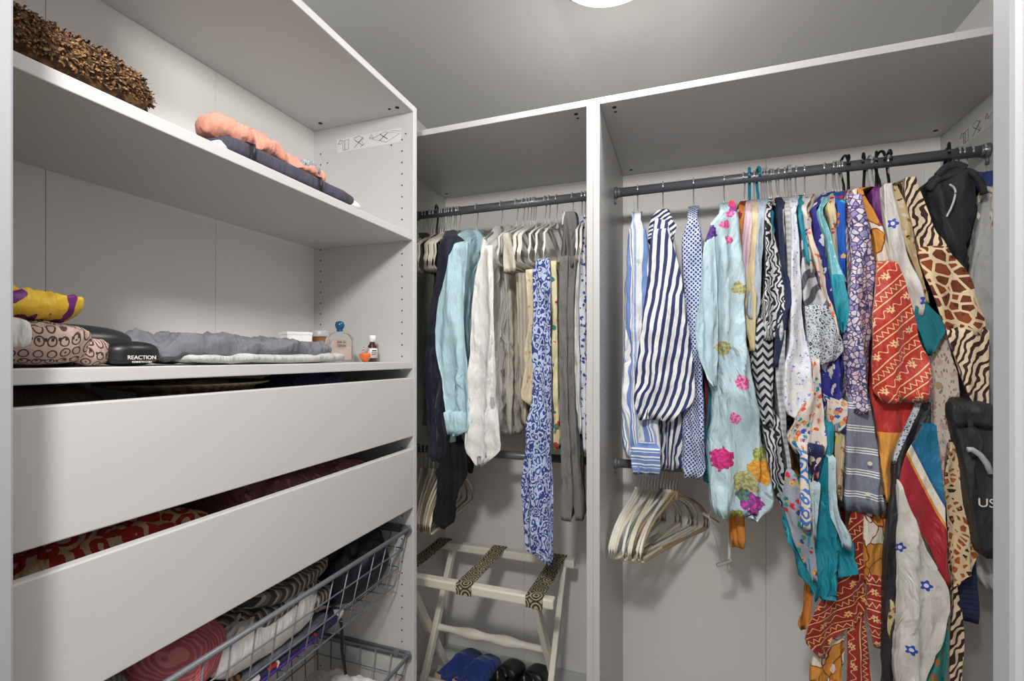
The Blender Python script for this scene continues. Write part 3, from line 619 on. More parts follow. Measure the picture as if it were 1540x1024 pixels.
g('scarf', 'gold and brown printed scarf beside the white one', 'scarf', [(276,1343,1351),(300,1346,1360),(352,1356,1374),(403,1376,1389),(458,1390,1402)], M['goldprint'], front=1.385, depth=.14, hook=1336)
g('scarf', 'pale rose printed chiffon scarf behind the animal print', 'scarf', [(480,1394,1424),(540,1395,1436),(600,1395,1448),(640,1399,1444),(700,1411,1450),(735,1416,1440),(760,1420,1432)], M['palefl'], front=1.40, depth=.05, top='hid')
s = g('scarf', 'large animal print silk scarf with zebra, giraffe and leopard fields', 'scarf', [(266,1363,1379),(301,1363,1394),(330,1371,1404),(352,1378,1412),(380,1385,1432)], M['zebra'], front=1.375, depth=.10, hook=1337, amp=.006)
hang('giraffe_field', 'giraffe print', None, [(374,1384,1428),(403,1391,1450),(430,1402,1464),(454,1410,1474),(479,1418,1486),(505,1427,1490)], M['giraffe'], front=1.36, depth=.05, parent=s, amp=.006)
hang('zebra_field', 'brown zebra print', None, [(498,1425,1489),(537,1437,1489),(566,1450,1489),(596,1459,1489),(615,1468,1488)], M['zebra'], front=1.358, depth=.04, parent=s, amp=.005)
hang('leopard_field', 'leopard print', None, [(672,1430,1458),(713,1422,1461),(747,1422,1463),(781,1424,1465),(814,1425,1471),(833,1427,1474),(862,1431,1460),(886,1434,1441)], M['leopard'], front=1.38, depth=.04, parent=s, amp=.006)
hang('lower_end', None, None, [(880,1434,1440),(915,1435,1447),(949,1431,1452),(985,1430,1452),(1040,1429,1450)], M['zebra'], front=1.385, depth=.03, parent=s, amp=.005)
s = g('hooded_jacket', 'black fleece jacket with its hood on top beside the fuzzy grey coat', 'jacket', [(248,1422,1452),(262,1404,1470),(281,1396,1478),(309,1400,1482),(330,1410,1479),(356,1422,1475),(378,1432,1472),(405,1446,1468),(420,1456,1464)], M['blackwool'], front=1.40, depth=.26, hook=1427, amp=.022, freq=7, n=72)
for nm, pp, r in (('hood_rim', ((1397, 286), (1404, 276), (1416, 268), (1432, 263), (1452, 257), (1466, 262), (1476, 276), (1480, 292)), .007), ('hood_fold', ((1410, 264), (1422, 252), (1438, 248), (1452, 253)), .009)):
    MB().tube([onY(u, v, 1.397) for u, v in smooth_rows([list(q) for q in pp], 3)], r, 10).build(nm, M['blackwool'], s, True)
d = MB(); pts = [onY(u, v, 1.375) for v, u in smooth_rows([[277, 1428], [281, 1434], [288, 1437], [300, 1435], [314, 1430], [326, 1424]], 2)]
d.tube(pts, .0022, 8).build('drawcord', M['greyh'], s, True)
g('coat', 'fuzzy light grey knitted coat against the side panel', 'coat', [(300,1478,1512),(350,1470,1516),(420,1459,1516),(500,1463,1516),(700,1466,1516),(838,1464,1514),(872,1474,1512),(890,1486,1510)], M['greyknit'], front=1.43, depth=.24, hook=1482, amp=.012)
g('shirt', 'blue cotton shirt tucked behind the black fleece hood', 'shirt', [(257,1466,1500),(275,1468,1502),(320,1486,1504),(370,1488,1504)], M['bluecot'], front=1.47, depth=.18, hook=1486)
g('jacket', 'navy quilted jacket sleeve hanging low behind the animal print scarf', 'jacket', [(840,1441,1470),(880,1440,1474),(905,1442,1476),(925,1445,1477),(938,1450,1474)], M['quilt'], front=1.43, depth=.12, top='hid', amp=.004)
g('scarf', 'teal and brown batik scarf showing under the white silk', 'scarf', [(940,1414,1430),(965,1406,1431),(985,1404,1431),(1040,1398,1428)], M['batik'], front=1.385, depth=.03, top='hid')
# scarves hanging low
s = g('scarf', 'turquoise silk scarf with an embroidered border', 'scarf', [(640,1236,1256),(700,1231,1254),(745,1190,1258),(765,1176,1264),(800,1181,1277),(830,1192,1283),(856,1203,1288),(872,1209,1272),(890,1221,1267),(906,1225,1245)], M['turq'], front=1.375, depth=.10, top='hid', amp=.016, freq=22, n=80)
hang('embroidered_border', 'grey border with red and green motifs', None, [(716,1180,1198),(750,1176,1212),(775,1181,1218),(800,1190,1226),(840,1205,1229),(876,1222,1231)], M['embro'], front=1.355, depth=.02, parent=s, amp=.005)
g('scarf', 'pale blue lace scarf on the turquoise silk', 'scarf', [(728,1217,1235),(770,1219,1234),(812,1222,1231)], M['lacegrey'], front=1.345, depth=.015, top='hid')
g('scarf', 'rolled scarf with white and blue paisley', 'scarf', [(683,1203,1215),(728,1202,1216),(760,1200,1220),(790,1202,1220),(798,1206,1218)], M['paisw'], front=1.335, depth=.02, top='hid')
g('blouse', 'bright mixed print blouse with a blue hem under the lavender leaves', 'blouse', [(540,1222,1234),(590,1222,1240),(622,1202,1243),(648,1189,1243),(668,1186,1243),(684,1200,1240)], M['multi'], front=1.36, depth=.06, top='hid')
g('top', 'navy and cream flowered top under the mixed print', 'top', [(672,1215,1242),(700,1216,1240),(734,1217,1236)], M['navycream'], front=1.35, depth=.03, top='hid')
g('scarf', 'cream and orange scarf rolled below the navy leaf blouse', 'scarf', [(604,1244,1274),(625,1242,1274),(640,1243,1271),(650,1248,1264)], M['multi'], front=1.385, depth=.04, top='hid')
g('top', 'tan top with red roses beside the grey linen shirt', 'top', [(640,1256,1275),(700,1255,1274),(755,1258,1271)], M['tanfl'], front=1.395, depth=.06, top='hid')
g('scarf', 'pale lace edged scarf above the red bandana', 'scarf', [(690,1246,1258),(740,1246,1260),(780,1248,1266),(805,1258,1276),(826,1266,1278)], M['lacegrey'], front=1.352, depth=.015, top='hid')
g('scarf', 'white and orange leaf silk below the grey linen shirt', 'scarf', [(760,1275,1338),(800,1294,1342),(850,1299,1338),(882,1302,1335)], M['leafor'], front=1.42, depth=.05, top='hid', amp=.006)
g('scarf', 'dark red bandana scarf falling in a slanted band', 'scarf', [(760,1282,1300),(800,1275,1299),(859,1262,1301),(894,1245,1305),(917,1232,1304),(952,1215,1266),(972,1211,1250),(990,1232,1243)], M['band2'], front=1.405, depth=.03, top='hid', amp=.006, n=72)
g('scarf', 'red bandana strip hanging straight below the slanted band', 'scarf', [(920,1284,1300),(950,1274,1304),(1000,1273,1310),(1040,1272,1314)], M['band3'], front=1.42, depth=.03, top='hid', amp=.005)
g('scarf', 'red bandana strip with level bands beside the black silk', 'scarf', [(870,1303,1334),(900,1304,1333),(930,1305,1331),(975,1316,1329)], M['band4'], front=1.41, depth=.03, top='hid', amp=.005)
g('scarf', 'orange chiffon scarf end left of the slanted bandana', 'scarf', [(880,1212,1223),(920,1206,1224),(940,1202,1222),(948,1204,1214)], M['orange'], front=1.44, depth=.04, top='hid')
g('scarf', 'amber silk scarf end under the slanted bandana', 'scarf', [(955,1254,1272),(985,1226,1274),(1040,1221,1274)], M['leafor'], front=1.435, depth=.04, top='hid')

# black bag hanging in front at the right
rows = [(618,1434,1502),(640,1438,1506),(680,1448,1510),(720,1456,1513),(780,1464,1514),(824,1471,1514),(842,1484,1512)]
s = hang('bag', 'black nylon tote bag with white letters by the door frame', 'bag', rows, M['bagblack'], front=1.33, depth=.09, top='none', amp=.004)
hang('flap', None, None, [(612,1436,1502),(622,1434,1504),(634,1436,1506),(642,1442,1507)], M['bagblack'], front=1.322, depth=.10, parent=s, amp=.003)
MB().tube([onY(u, v, 1.318) for u, v in ((1455, 676), (1462, 676), (1474, 684), (1484, 697), (1490, 712))], .006, 8).build('handle', M['greyh'], s, True)
hang('pocket', None, None, [(652,1456,1476),(665,1456,1480),(682,1458,1478),(688,1462,1474)], M['bagblack'], front=1.318, depth=.02, parent=s, amp=.003)
p = onY(1484, 757, 1.320)
text_mesh('lettering', 'US', .027, M['whiteh'], s, Matrix.Translation(p) @ Matrix.Rotation(R(90), 4, 'X'))
q = onY(1490, 616, 1.37)
MB().tube([q, (q.x + .01, RY - .06, 1.3), (q.x + .015, RY, RZ + RR + .004), (q.x + .02, RY + .03, RZ - .03)], .006, 8).build('strap', M['bagblack'], s, True)

# ------------------------------------------------------------------ garments of the narrower wardrobe
GM = 'clothes on the upper rod of the narrower wardrobe'
def h(*a, **k): k.setdefault('group', GM); return hang(*a, **k)
hx = lambda u: onY(u, 500, RY).x
h('jacket', 'olive cotton jacket in the dim corner behind the cream hangers', 'jacket', [(405,634,652),(450,633,652),(560,634,648),(640,634,646)], M['olive'], front=1.46, depth=.2, hook=645)
h('dress', 'navy velvet dress sleeve beside the aqua shirt', 'dress', [(356,664,688),(368,658,682),(399,654,672),(446,648,666),(519,640,660),(606,638,664),(665,638,665),(684,642,664),(695,648,660)], M['velvet'], front=1.385, depth=.28, hook=686, amp=.009)
s = h('dress', 'long black jersey dress below the aqua shirt', 'dress', [(540,660,682),(650,659,692),(680,659,700),(715,658,702),(735,657,692),(762,655,681),(784,653,679),(797,661,668)], M['blackc'], front=1.40, depth=.10, top='hid', hook=691)
hang('sleeve', None, None, [(664,688,702),(684,694,710),(700,699,713),(712,704,709)], M['blackc'], front=1.47, depth=.03, parent=s, amp=.004)
s = h('shirt', 'aqua linen shirt with a buttoned sleeve', 'shirt', [(352,698,728),(362,686,734),(384,682,742),(415,676,744),(460,674,742),(519,676,738),(577,680,734),(640,681,726),(662,682,716)], M['aqua'], mode='x', front=hx(717), hook=717, thick=.030, amp=.010)
hang('sleeve', None, None, [(366,682,702),(384,675,702),(415,666,700),(460,656,698),(519,653,700),(577,660,703),(606,664,706),(632,668,709),(646,670,704),(654,671,690)], M['aqua'], front=1.345, depth=.05, parent=s, amp=.010)
hang('cuff', None, None, [(622,666,709),(634,668,709),(645,670,705),(655,672,688)], M['aqua'], front=1.338, depth=.06, parent=s, amp=.003)
hang('collar', None, None, [(346,706,718),(354,702,724),(368,704,730),(380,718,730)], M['aqua'], front=1.52, depth=.10, parent=s, amp=.003)
s = h('shirt', 'white linen shirt with long turned-back cuff', 'shirt', [(358,738,772),(368,728,780),(400,722,790),(460,720,792),(519,720,788),(577,720,780),(636,724,770),(656,740,764)], M['whitec'], mode='x', front=hx(754), hook=754, thick=.028, amp=.010)
hang('sleeve', None, None, [(372,724,740),(400,716,740),(412,713,742),(460,708,742),(519,705,744),(577,702,746),(636,700,748),(660,695,751),(676,699,752),(690,706,740),(702,712,724)], M['whitec'], front=1.34, depth=.05, parent=s, amp=.010)
hang('collar', None, None, [(350,743,752),(356,738,764),(372,736,766),(384,748,764)], M['whitec'], front=1.53, depth=.10, parent=s, amp=.003)
tg = onY(740, 604, 1.331); MB().box((tg.x - .006, tg.y - .001, tg.z - .014), (tg.x + .006, tg.y + .001, tg.z + .014)).build('brand_tag', M['greyh'], s)
s = h('blouse', 'off-white crepe blouse with a short flared sleeve', 'blouse', [(356,757,776),(372,758,784),(410,758,800),(460,762,800),(560,764,796),(636,766,792),(652,768,786)], M['offw'], mode='x', front=hx(770), hook=777, thick=.022, amp=.008)
hang('sleeve', None, None, [(352,756,764),(372,756,769),(395,755,774),(409,756,775)], M['offw'], front=1.40, depth=.05, parent=s, amp=.004)
h('skirt', 'gathered greige skirt beside the off-white blouse', 'skirt', [(410,774,798),(450,776,798),(520,778,796),(580,780,794),(640,782,792)], M['greige'], front=1.47, depth=.12, hook=787, top='none')
h('blouse', 'cream lace blouse with gold pattern beside the blue paisley scarf', 'blouse', [(405,789,801),(480,792,803),(545,787,803),(580,785,802),(600,784,802),(613,796,802)], M['cream_l'], front=1.42, depth=.2, hook=798, top='none')
h('scarf', 'long blue paisley scarf hanging above the luggage rack', 'scarf', [(390,806,826),(405,800,828),(460,801,828),(540,801,830),(606,800,831),(640,794,831),(665,790,831),(720,786,834),(780,787,834),(833,790,834),(840,806,834),(851,816,832)], M['bluepais'], front=1.38, depth=.08, hook=820, amp=.010, freq=26, top='none')
h('dress', 'pale yellow dress with red flowers beside the blue paisley scarf', 'dress', [(392,827,836),(430,829,838),(520,829,839),(600,830,840),(660,830,842),(677,831,840)], M['redyel'], front=1.42, depth=.2, hook=837, top='none')
s = h('trousers', 'grey flannel trousers hung from a clip hanger', 'trousers', [(318,848,864),(328,845,868),(345,845,868),(372,843,867),(400,841,866)], M['greywool'], front=1.42, depth=.16, hook=861, amp=.010, top='none')
hang('trouser_leg', None, None, [(385,841,854),(460,839,852),(606,840,853),(700,842,858),(760,843,860),(785,843,858)], M['greywool'], front=1.41, depth=.12, parent=s, amp=.006)
hang('trouser_leg', None, None, [(385,852,867),(460,851,863),(606,852,865),(700,856,871),(760,860,876),(784,864,876)], M['greywool'], front=1.425, depth=.12, parent=s, amp=.006)
h('blouse', 'white lace blouse beside the grey trousers', 'blouse', [(405,865,871),(460,861,869),(600,860,871),(640,861,873),(653,863,872)], M['whitec'], front=1.44, depth=.2, hook=875)
h('blouse', 'blue and white blotched blouse against the divider', 'blouse', [(384,870,880),(460,868,881),(560,869,882),(640,871,882),(681,873,882)], M['bluewh'], front=1.46, depth=.2, hook=880)
h('trousers', 'dark charcoal trousers behind the white lace blouse', 'trousers', [(640,862,874),(700,864,876),(746,867,877)], M['charcoal'], front=1.49, depth=.1, top='hid')

# ------------------------------------------------------------------ hangers
HN, HWD = 'hangers on the rod of the narrower wardrobe', 'hangers on the rod of the wider wardrobe'
lab = {'cream': 'cream slim hanger with a chrome hook', 'white': 'white slim hanger with a chrome hook', 'sage': 'sage green hanger with a chrome hook', 'tan': 'tan wooden-look hanger',
       'black': 'thick black plastic hanger', 'teal': 'teal plastic hanger', 'grey': 'light grey plastic hanger'}
for i, u in enumerate([637, 641, 645, 649, 653, 663, 666, 671, 674, 677, 682]):
    hanger('cream', u, 0, 14 - i, lab['cream'] + ' in the crowded corner of the narrower wardrobe', HN)
hanger('black', 657, 0, 16, lab['black'] + ' among the cream hangers in the corner', HN)
hanger('sage', 686, 0, 6, lab['sage'] + ' carrying the navy velvet dress', HN); hanger('sage', 691, 0, 5, lab['sage'] + ' carrying the black jersey dress', HN)
hanger('cream', 717, 0, 2, lab['cream'] + ' inside the aqua shirt', HN); hanger('sage', 754, 0, 2, lab['sage'] + ' inside the white linen shirt', HN)
for u, t in ((777, 'carrying the off-white blouse'), (787, 'carrying the greige skirt'), (793, 'beside the greige skirt'), (798, 'carrying the cream lace blouse'), (802, 'next to the cream lace blouse'), (805, 'left of the blue paisley scarf'),
             (820, 'carrying the blue paisley scarf'), (826, 'behind the blue paisley scarf'), (837, 'carrying the yellow flowered dress'), (875, 'carrying the white lace blouse'), (880, 'carrying the blotched blouse')):
    hanger('white', u, 0, random.Random(u).uniform(-4, 4), lab['white'] + ' ' + t, HN)
e = empty('clip_hanger', (hx(861), RY, RZ)); tag(e, 'chrome clip hanger holding the grey flannel trousers', 'hanger', HN)
MB().tube(hook_path(), .0014, 8).tube([(0, -.16, -.088), (0, .16, -.088)], .002, 8).build('hook', M['chrome'], e, True)
for y in (-.12, .12): MB().box((-.006, y - .012, -.125), (.006, y + .012, -.082)).build('clip', M['chrome'], e, bevel=.002)
KIND = {1127: 'teal', 1140: 'teal', 1145: 'grey', 1149: 'grey', 1153: 'grey', 1185: 'grey', 1189: 'grey', 1269: 'black', 1276: 'black', 1299: 'black', 1307: 'grey', 1318: 'black', 1323: 'black', 1337: 'black', 1427: 'black'}
ON = {959: 'inside the wide striped shirt', 997: 'inside the navy striped blouse', 1043: 'inside the dotted blouse', 1089: 'inside the aqua floral shirt', 1119: 'inside the orange blouse', 1127: 'inside the pink shirt',
      1134: 'inside the butter yellow shirt', 1140: 'beside the butter yellow shirt', 1145: 'inside the pale blue shirt', 1149: 'inside the leaf print blouse', 1153: 'behind the leaf print blouse', 1158: 'between leaf print and navy blouse',
      1161: 'carrying the chevron dress', 1169: 'carrying the scroll print skirt', 1171: 'inside the navy blouse', 1180: 'inside the checked shirt', 1185: 'behind the checked shirt', 1189: 'inside the lavender leaf blouse',
      1197: 'inside the grey swirl blouse', 1210: 'inside the coral blouse', 1241: 'inside the turquoise lace blouse', 1253: 'inside the bright blue blouse', 1257: 'behind the bright blue blouse', 1262: 'inside the fine grey striped blouse',
      1266: 'inside the magenta top', 1269: 'before the lilac petal cardigan', 1276: 'inside the lilac petal cardigan', 1299: 'carrying the orange leaf scarf', 1307: 'between the orange and purple scarves', 1314: 'beside the purple scarf',
      1318: 'carrying the purple scarf', 1323: 'behind the purple scarf', 1336: 'carrying the blue flowered white scarf', 1337: 'carrying the animal print scarf', 1427: 'inside the black fleece jacket', 1439: 'behind the black fleece hood',
      1446: 'carrying the quilted jacket', 1459: 'next to the quilted jacket', 1482: 'inside the fuzzy grey coat', 1486: 'inside the blue cotton shirt'}
for i, (u, t) in enumerate(ON.items()):
    k = KIND.get(u, 'white' if u < 1300 else 'cream')
    hanger(k, u, 0, random.Random(u).uniform(-5, 5) + (3 if k == 'black' else 0), lab[k] + ' ' + t, HWD)
LOWR, LOWL = 'empty hangers on the lower rod of the wider wardrobe', 'empty hangers on the lower rod of the narrower wardrobe'
kinds = ['white', 'white', 'cream', 'white', 'cream', 'cream', 'cream', 'cream', 'sage', 'white', 'white', 'cream', 'tan', 'tan']
for i, k in enumerate(kinds):
    hanger(k, 957 + i * 4.6, 1, -17 - 6 * math.sin(i * 1.7) * (i > 2) - i * .8, {'sage': 'empty sage green hanger on the lower rod'}.get(k, 'empty %s hanger in the bunch below the striped shirts' % k), LOWR)
for i in range(9):
    hanger('tan' if i % 3 == 1 else 'cream', 634 + i * 6, 1, 22 - i * 2.2, 'empty %s hanger in the bunch behind the navy velvet dress' % ('tan' if i % 3 == 1 else 'cream'), LOWL)
# trouser hanger with clips hanging askew below the aqua floral shirt
e = empty('clip_hanger', onY(1078, 750, RY - .02)); tag(e, 'white trouser hanger with two metal clips below the aqua floral shirt', 'hanger')
lp = lambda u, v, Y: onY(u, v, Y) - e.location
MB().tube([lp(1093, 762, 1.56), lp(1095, 790, 1.56), lp(1097, 830, 1.56), lp(1096, 862, 1.56)], [.004, .0045, .0045, .003], 8).build('hanger_body', M['whiteh'], e, True)
MB().tube([lp(1066, 776, 1.50), lp(1086, 846, 1.60)], .0014, 8).tube([lp(1066, 776, 1.5), lp(1080, 740, 1.54), lp(1080, 690, 1.585)], .0013, 6).build('bar', M['chrome'], e, True)
for a, b in (((1058, 772), (1080, 786)), ((1078, 850), (1100, 843))):
    MB().tube([lp(*a, 1.53), lp(*b, 1.55)], .0055, 6).build('clip', M['chrome'], e)

# ------------------------------------------------------------------ luggage rack
e = empty('luggage_rack', (-.635, 1.545, .08)); tag(e, 'white wooden folding luggage rack with three patterned straps', 'rack')
ZT = .50; yf, yb, xl, xr = -.150, .145, -.285, .275
MB().box((xl, yf - .016, ZT - .03), (xr, yf + .016, ZT)).build('front_rail', M['wood'], e, bevel=.005)
MB().box((xl, yb - .016, ZT - .03), (xr, yb + .016, ZT)).build('back_rail', M['wood'], e, bevel=.005)
def beam(a, b, w, t, nm):
    a, b = Vector(a), Vector(b); d = (b - a).normalized(); X = Vector((1, 0, 0)); Yv = d.cross(X).normalized()
    vs = [p + X * (sx * t) + Yv * (sy * w) for p in (a, b) for sx, sy in ((-1,-1),(1,-1),(1,1),(-1,1))]
    MB().add(vs, [[3,2,1,0],[4,5,6,7],[0,1,5,4],[1,2,6,5],[2,3,7,6],[3,0,4,7]]).build(nm, M['wood'], e, bevel=.003)
for x, o in ((xl + .05, .0), (xr - .06, 0)):
    beam((x, yf, ZT - .03), (x, yb - .01, 0.002), .015, .010, 'leg'); beam((x + .021, yb, ZT - .03), (x + .021, yf + .01, 0.002), .015, .010, 'leg')
pr = []; n = 24; x0, x1 = xl + .055, xr - .065
for i in range(n + 1):
    t = i / n; r = .010 + .006 * math.sin(math.pi * t) + .004 * math.cos(t * 6 * math.pi) * math.sin(math.pi * t); pr.append(r)
MB().tube([(x0 + (x1 - x0) * i / n, .012, .235) for i in range(n + 1)], pr, 12).build('spindle', M['wood'], e, True)
MB().tube([(x0, -.075, .10), (x1 + .02, -.075, .10)], .008, 10).build('stretcher', M['wood'], e, True)
t = NT('tapestry_strap', .8); d0 = t.vor(t.map(t.uv(), (1, 1, 1)), 26, 'F1', .3)[0]
M['strap'] = t.cloth(t.mix(t.lt(t.math('SINE', t.math('MULTIPLY', d0, 30)), .1), c(176, 166, 140), c(60, 50, 38)))
def strap(x):
    prof = [(yf - .0175, ZT - .032), (yf - .0175, ZT + .0012), (yf, ZT + .0016), (-.05, ZT - .002), (.05, ZT - .002), (yb, ZT + .0016), (yb + .0175, ZT + .0012), (yb + .0175, ZT - .032)]
    vs = []; uv = []; s = 0
    for i, (y, z) in enumerate(prof):
        if i: s += math.hypot(y - prof[i-1][0], z - prof[i-1][1])
        for dx in (-.027, .027): vs.append((x + dx, y, z)); uv.append((dx, s))
    me = mesh('strap', vs, [[2*i, 2*i+1, 2*i+3, 2*i+2] for i in range(len(prof)-1)], uv)
    o = link('strap', me, M['strap'], e); m = o.modifiers.new('t', 'SOLIDIFY'); m.thickness = .002; m.offset = 1
for x in (xl + .03, -.02, .215): strap(x)

# ------------------------------------------------------------------ shoes
def shoe(label, group, toe, heel, up, sole, tab, flat):
    """one closed surface from heel to toe with a hollow foot opening"""
    toe, heel = Vector(toe), Vector(heel); L = (toe - heel).length; a = math.atan2(toe.y - heel.y, toe.x - heel.x)
    e = empty('shoe', (heel.x, heel.y, heel.z), a); tag(e, label, 'shoe', group); nt, nf = 30, 17; vs = []; fs = []
    for i in range(nt + 1):
        t = i / nt; w = (.030 + .017 * math.sin(min(1, t * 1.25) ** 1.6 * math.pi * .62)) * math.sqrt(max(.02, 1 - max(0, (t - .78) / .225) ** 2.2)) * (math.sqrt(max(.03, 1 - max(0, (.10 - t) / .102) ** 2)))
        hh = (.075 - .02 * t if t < .5 else .065 - .028 * ((t - .5) / .5) ** 1.3) * flat * math.sqrt(max(.06, 1 - max(0, (t - .86) / .145) ** 2)) * (1 if t > .04 else .93)
        op = max(0, min(1, (t - .05) / .05)) * max(0, min(1, (.56 - t) / .10))
        for k in range(nf):
            f = k / (nf - 1) * math.pi; y = w * math.cos(f); y = math.copysign(abs(y / w) ** .8, math.cos(f)) * w if w else 0
            z = hh * math.sin(f) ** .55
            core = max(0, 1 - abs(k - (nf - 1) / 2) / ((nf - 1) / 2 * .72)); z = z * (1 - op * min(1, core * 2.4)) + .014 * op * min(1, core * 2.4)
            vs.append((t * L, y, z + .010))
    for i in range(nt):
        for k in range(nf - 1): fs.append([i*nf+k, i*nf+k+1, (i+1)*nf+k+1, (i+1)*nf+k])
    me = mesh('upper', vs, fs, [(v[0], v[1] + v[2]) for v in vs], None, True); link('upper', me, up, e)
    ol = [vs[i*nf] for i in range(nt+1)] + [vs[i*nf+nf-1] for i in range(nt, -1, -1)]; m = len(ol)
    MB().add([(x, y * 1.05, 0) for x, y, z in ol] + [(x, y * 1.05, .012) for x, y, z in ol], [list(range(m))[::-1], [m + k for k in range(m)]] + [[k, (k+1)%m, m+(k+1)%m, m+k] for k in range(m)]).build('sole', sole, e)
    if tab: MB().box((-.003, -.013, .055), (.0015, .013, .073)).build('heel_tab', tab, e, bevel=.001)
    else: MB().tube([(.10, -.024, .062 * flat), (.12, 0, .068 * flat), (.14, .024, .058 * flat)], .008, 8).build('strap', up, e, True)
    return e
M['bluesuede'] = solid('blue_suede', c(36, 66, 150), .25, .9, .3); M['blackleather'] = plain('black_leather', c(26, 25, 26), .35); M['sole'] = plain('dark_rubber', c(30, 30, 40), .8); M['tabm'] = plain('tan_tab', c(214, 176, 140), .6)
SB, SK = 'pair of blue shoes under the luggage rack', 'pair of black shoes under the luggage rack'
shoe('blue suede slip-on shoe with a tan heel tab, against the wardrobe side', SB, (-.775, 1.775, .081), (-.835, 1.540, .081), M['bluesuede'], M['sole'], M['tabm'], 1)
shoe('blue suede slip-on shoe with a tan heel tab, next to the black shoes', SB, (-.690, 1.765, .081), (-.760, 1.530, .081), M['bluesuede'], M['sole'], M['tabm'], 1)
shoe('black leather shoe with a strap, next to the blue shoes', SK, (-.597, 1.775, .081), (-.640, 1.53, .081), M['blackleather'], M['sole'], None, .95)
shoe('black leather shoe with a strap, behind the rack leg', SK, (-.500, 1.780, .081), (-.530, 1.535, .081), M['blackleather'], M['sole'], None, .95)

# ------------------------------------------------------------------ soft things lying on shelves and in drawers
def blob(name, ctr, dims, mat, seed, rz=0, amp=.012, freq=12, ex=.45, parent=None, nu=84, nv=36, ridge=.6, taper=0):
    """a folded or heaped cloth: a flattened superellipsoid with a flat underside, creased by noise; ctr = middle of the underside"""
    vs = []; uv = []; a, b, hgt = dims[0] / 2, dims[1] / 2, dims[2]; rot = Matrix.Rotation(rz, 3, 'Z'); cv = Vector(ctr)
    pw = lambda x, e: math.copysign(abs(x) ** e, x)
    for j in range(nv + 1):
        ph = -math.pi / 2 + math.pi * j / nv; cp, sp = pw(math.cos(ph), ex), pw(math.sin(ph), .7)
        for i in range(nu):
            th = 2 * math.pi * i / nu; x, y, z = a * cp * pw(math.cos(th), ex), b * cp * pw(math.sin(th), ex), (sp + 1) / 2 * hgt
            z *= 1 - taper * (x / a) * .5
            q = noise.noise(Vector((x * freq + seed, y * freq, z * freq * 2))); q2 = 1 - 2 * abs(noise.noise(Vector((x * freq * 1.7 + seed * 2, y * freq * 1.1 + x * 9, seed))))
            q4 = 1 - 2.4 * abs(noise.noise(Vector((x * freq * 3.1 + y * 11 + seed, y * freq * 2.4 - x * 17, z * freq * 3 + seed * 3)))) if ridge else 0
            d = amp * (.6 * q + ridge * q2 + .38 * q4); top = min(1, .25 + z / hgt * 1.6)
            p = Vector((x * (1 + d * 4), y * (1 + d * 3), max(0, z + d * top)))
            vs.append(rot @ p + cv); uv.append((y + x * .3 + seed, z + x * .8))
    fs = [[j*nu+i, j*nu+(i+1)%nu, (j+1)*nu+(i+1)%nu, (j+1)*nu+i] for j in range(nv) for i in range(nu)]
    me = mesh(name, vs, fs, uv, [(v.x, v.z) for v in vs], True)
    return link(name, me, mat, parent)
S1, S2 = 1.6538, 1.2973
# brown long-pile throw on the upper shelf
t = NT('brown_pile', .95); n0 = t.noise(t.obj(), 90, 3); M['pile'] = t.done(t.ramp(n0, [(.3, c(38, 24, 16)), (.5, c(84, 56, 34)), (.66, c(138, 104, 66))], 'LINEAR'), n0, .8, .01)
th = blob('throw_blanket', (-.815, .330, S1), (.21, .30, .060), M['pile'], 3, 0, .006, 14, .35); tag(th, 'brown shaggy throw folded on the upper shelf', 'blanket')
rnd = random.Random(5); m = MB(); me = th.data
for f in rnd.choices(list(me.polygons), [f.area for f in me.polygons], k=16000):
    if f.normal.z < -.5: continue
    vv = [me.vertices[i].co for i in f.vertices]; ra, rb = rnd.random(), rnd.random(); p = (vv[0] * (1 - ra) + vv[1] * ra) * (1 - rb) + (vv[-1] * (1 - ra) + vv[2] * ra) * rb + .3 * Vector((rnd.uniform(-.006, .006), rnd.uniform(-.006, .006), rnd.uniform(-.004, .004))); nr = f.normal; a = Vector((rnd.uniform(-1, 1), rnd.uniform(-1, 1), rnd.uniform(-1, .4))).normalized()
    w_ = nr.cross(a).normalized() * .0014; q = p + nr * .0035 + a * .004; r = q + a * .004 - nr * .003
    z = lambda v: Vector((v.x, v.y, max(v.z, S1 + .0005)))
    m.add([z(p - w_), z(p + w_), z(q + w_), z(q - w_), z(r)], [[0, 1, 2, 3], [3, 2, 4]])
t = NT('brown_pile_tips', .95); n0 = t.noise(t.obj(), 260, 2); M['pile2'] = t.done(t.ramp(n0, [(.35, c(34, 22, 15)), (.5, c(92, 62, 38)), (.62, c(158, 122, 80))], 'LINEAR'))
o = m.build('pile', M['pile2'], th); o['kind'] = 'stuff'
M['fluff'] = solid('pale_blue_fluff', c(206, 212, 222), .12)
o = blob('fleece_blanket', (-.945, .29, S1), (.15, .22, .155), M['fluff'], 8, 0, .02, 20, .6); tag(o, 'pale blue-grey fluffy blanket behind the brown throw', 'blanket')
# slate folded bag with elastic bands and a coral cloth on top
M['slate'] = solid('slate_nylon', c(74, 70, 86)); M['coralc'] = solid('coral_cotton', c(240, 164, 142), .14)
e = empty('folded_bag', (-.775, .755, S1)); tag(e, 'flat slate fabric organiser with black elastic bands and a white board inside', 'bag')
blob('cover', (0, 0, .001), (.125, .345, .032), M['slate'], 4, 0, .004, 10, .25, e); blob('board', (.008, .012, .004), (.10, .372, .022), M['whitec'], 5, 0, .001, 8, .2, e)
for y in (-.12, .045):
    MB().tube([(.066, y, .002), (.0665, y, .030), (.05, y, .036), (-.05, y, .036), (-.066, y, .03)], .0028, 6).build('elastic_band', M['black'], e, True)
o = blob('cloth', (-.795, .752, S1 + .034), (.12, .26, .026), M['coralc'], 6, R(4), .018, 16, .7, None, 96, 44, .8, 0); tag(o, 'coral pink cotton cloth crumpled on the slate organiser', 'cloth')
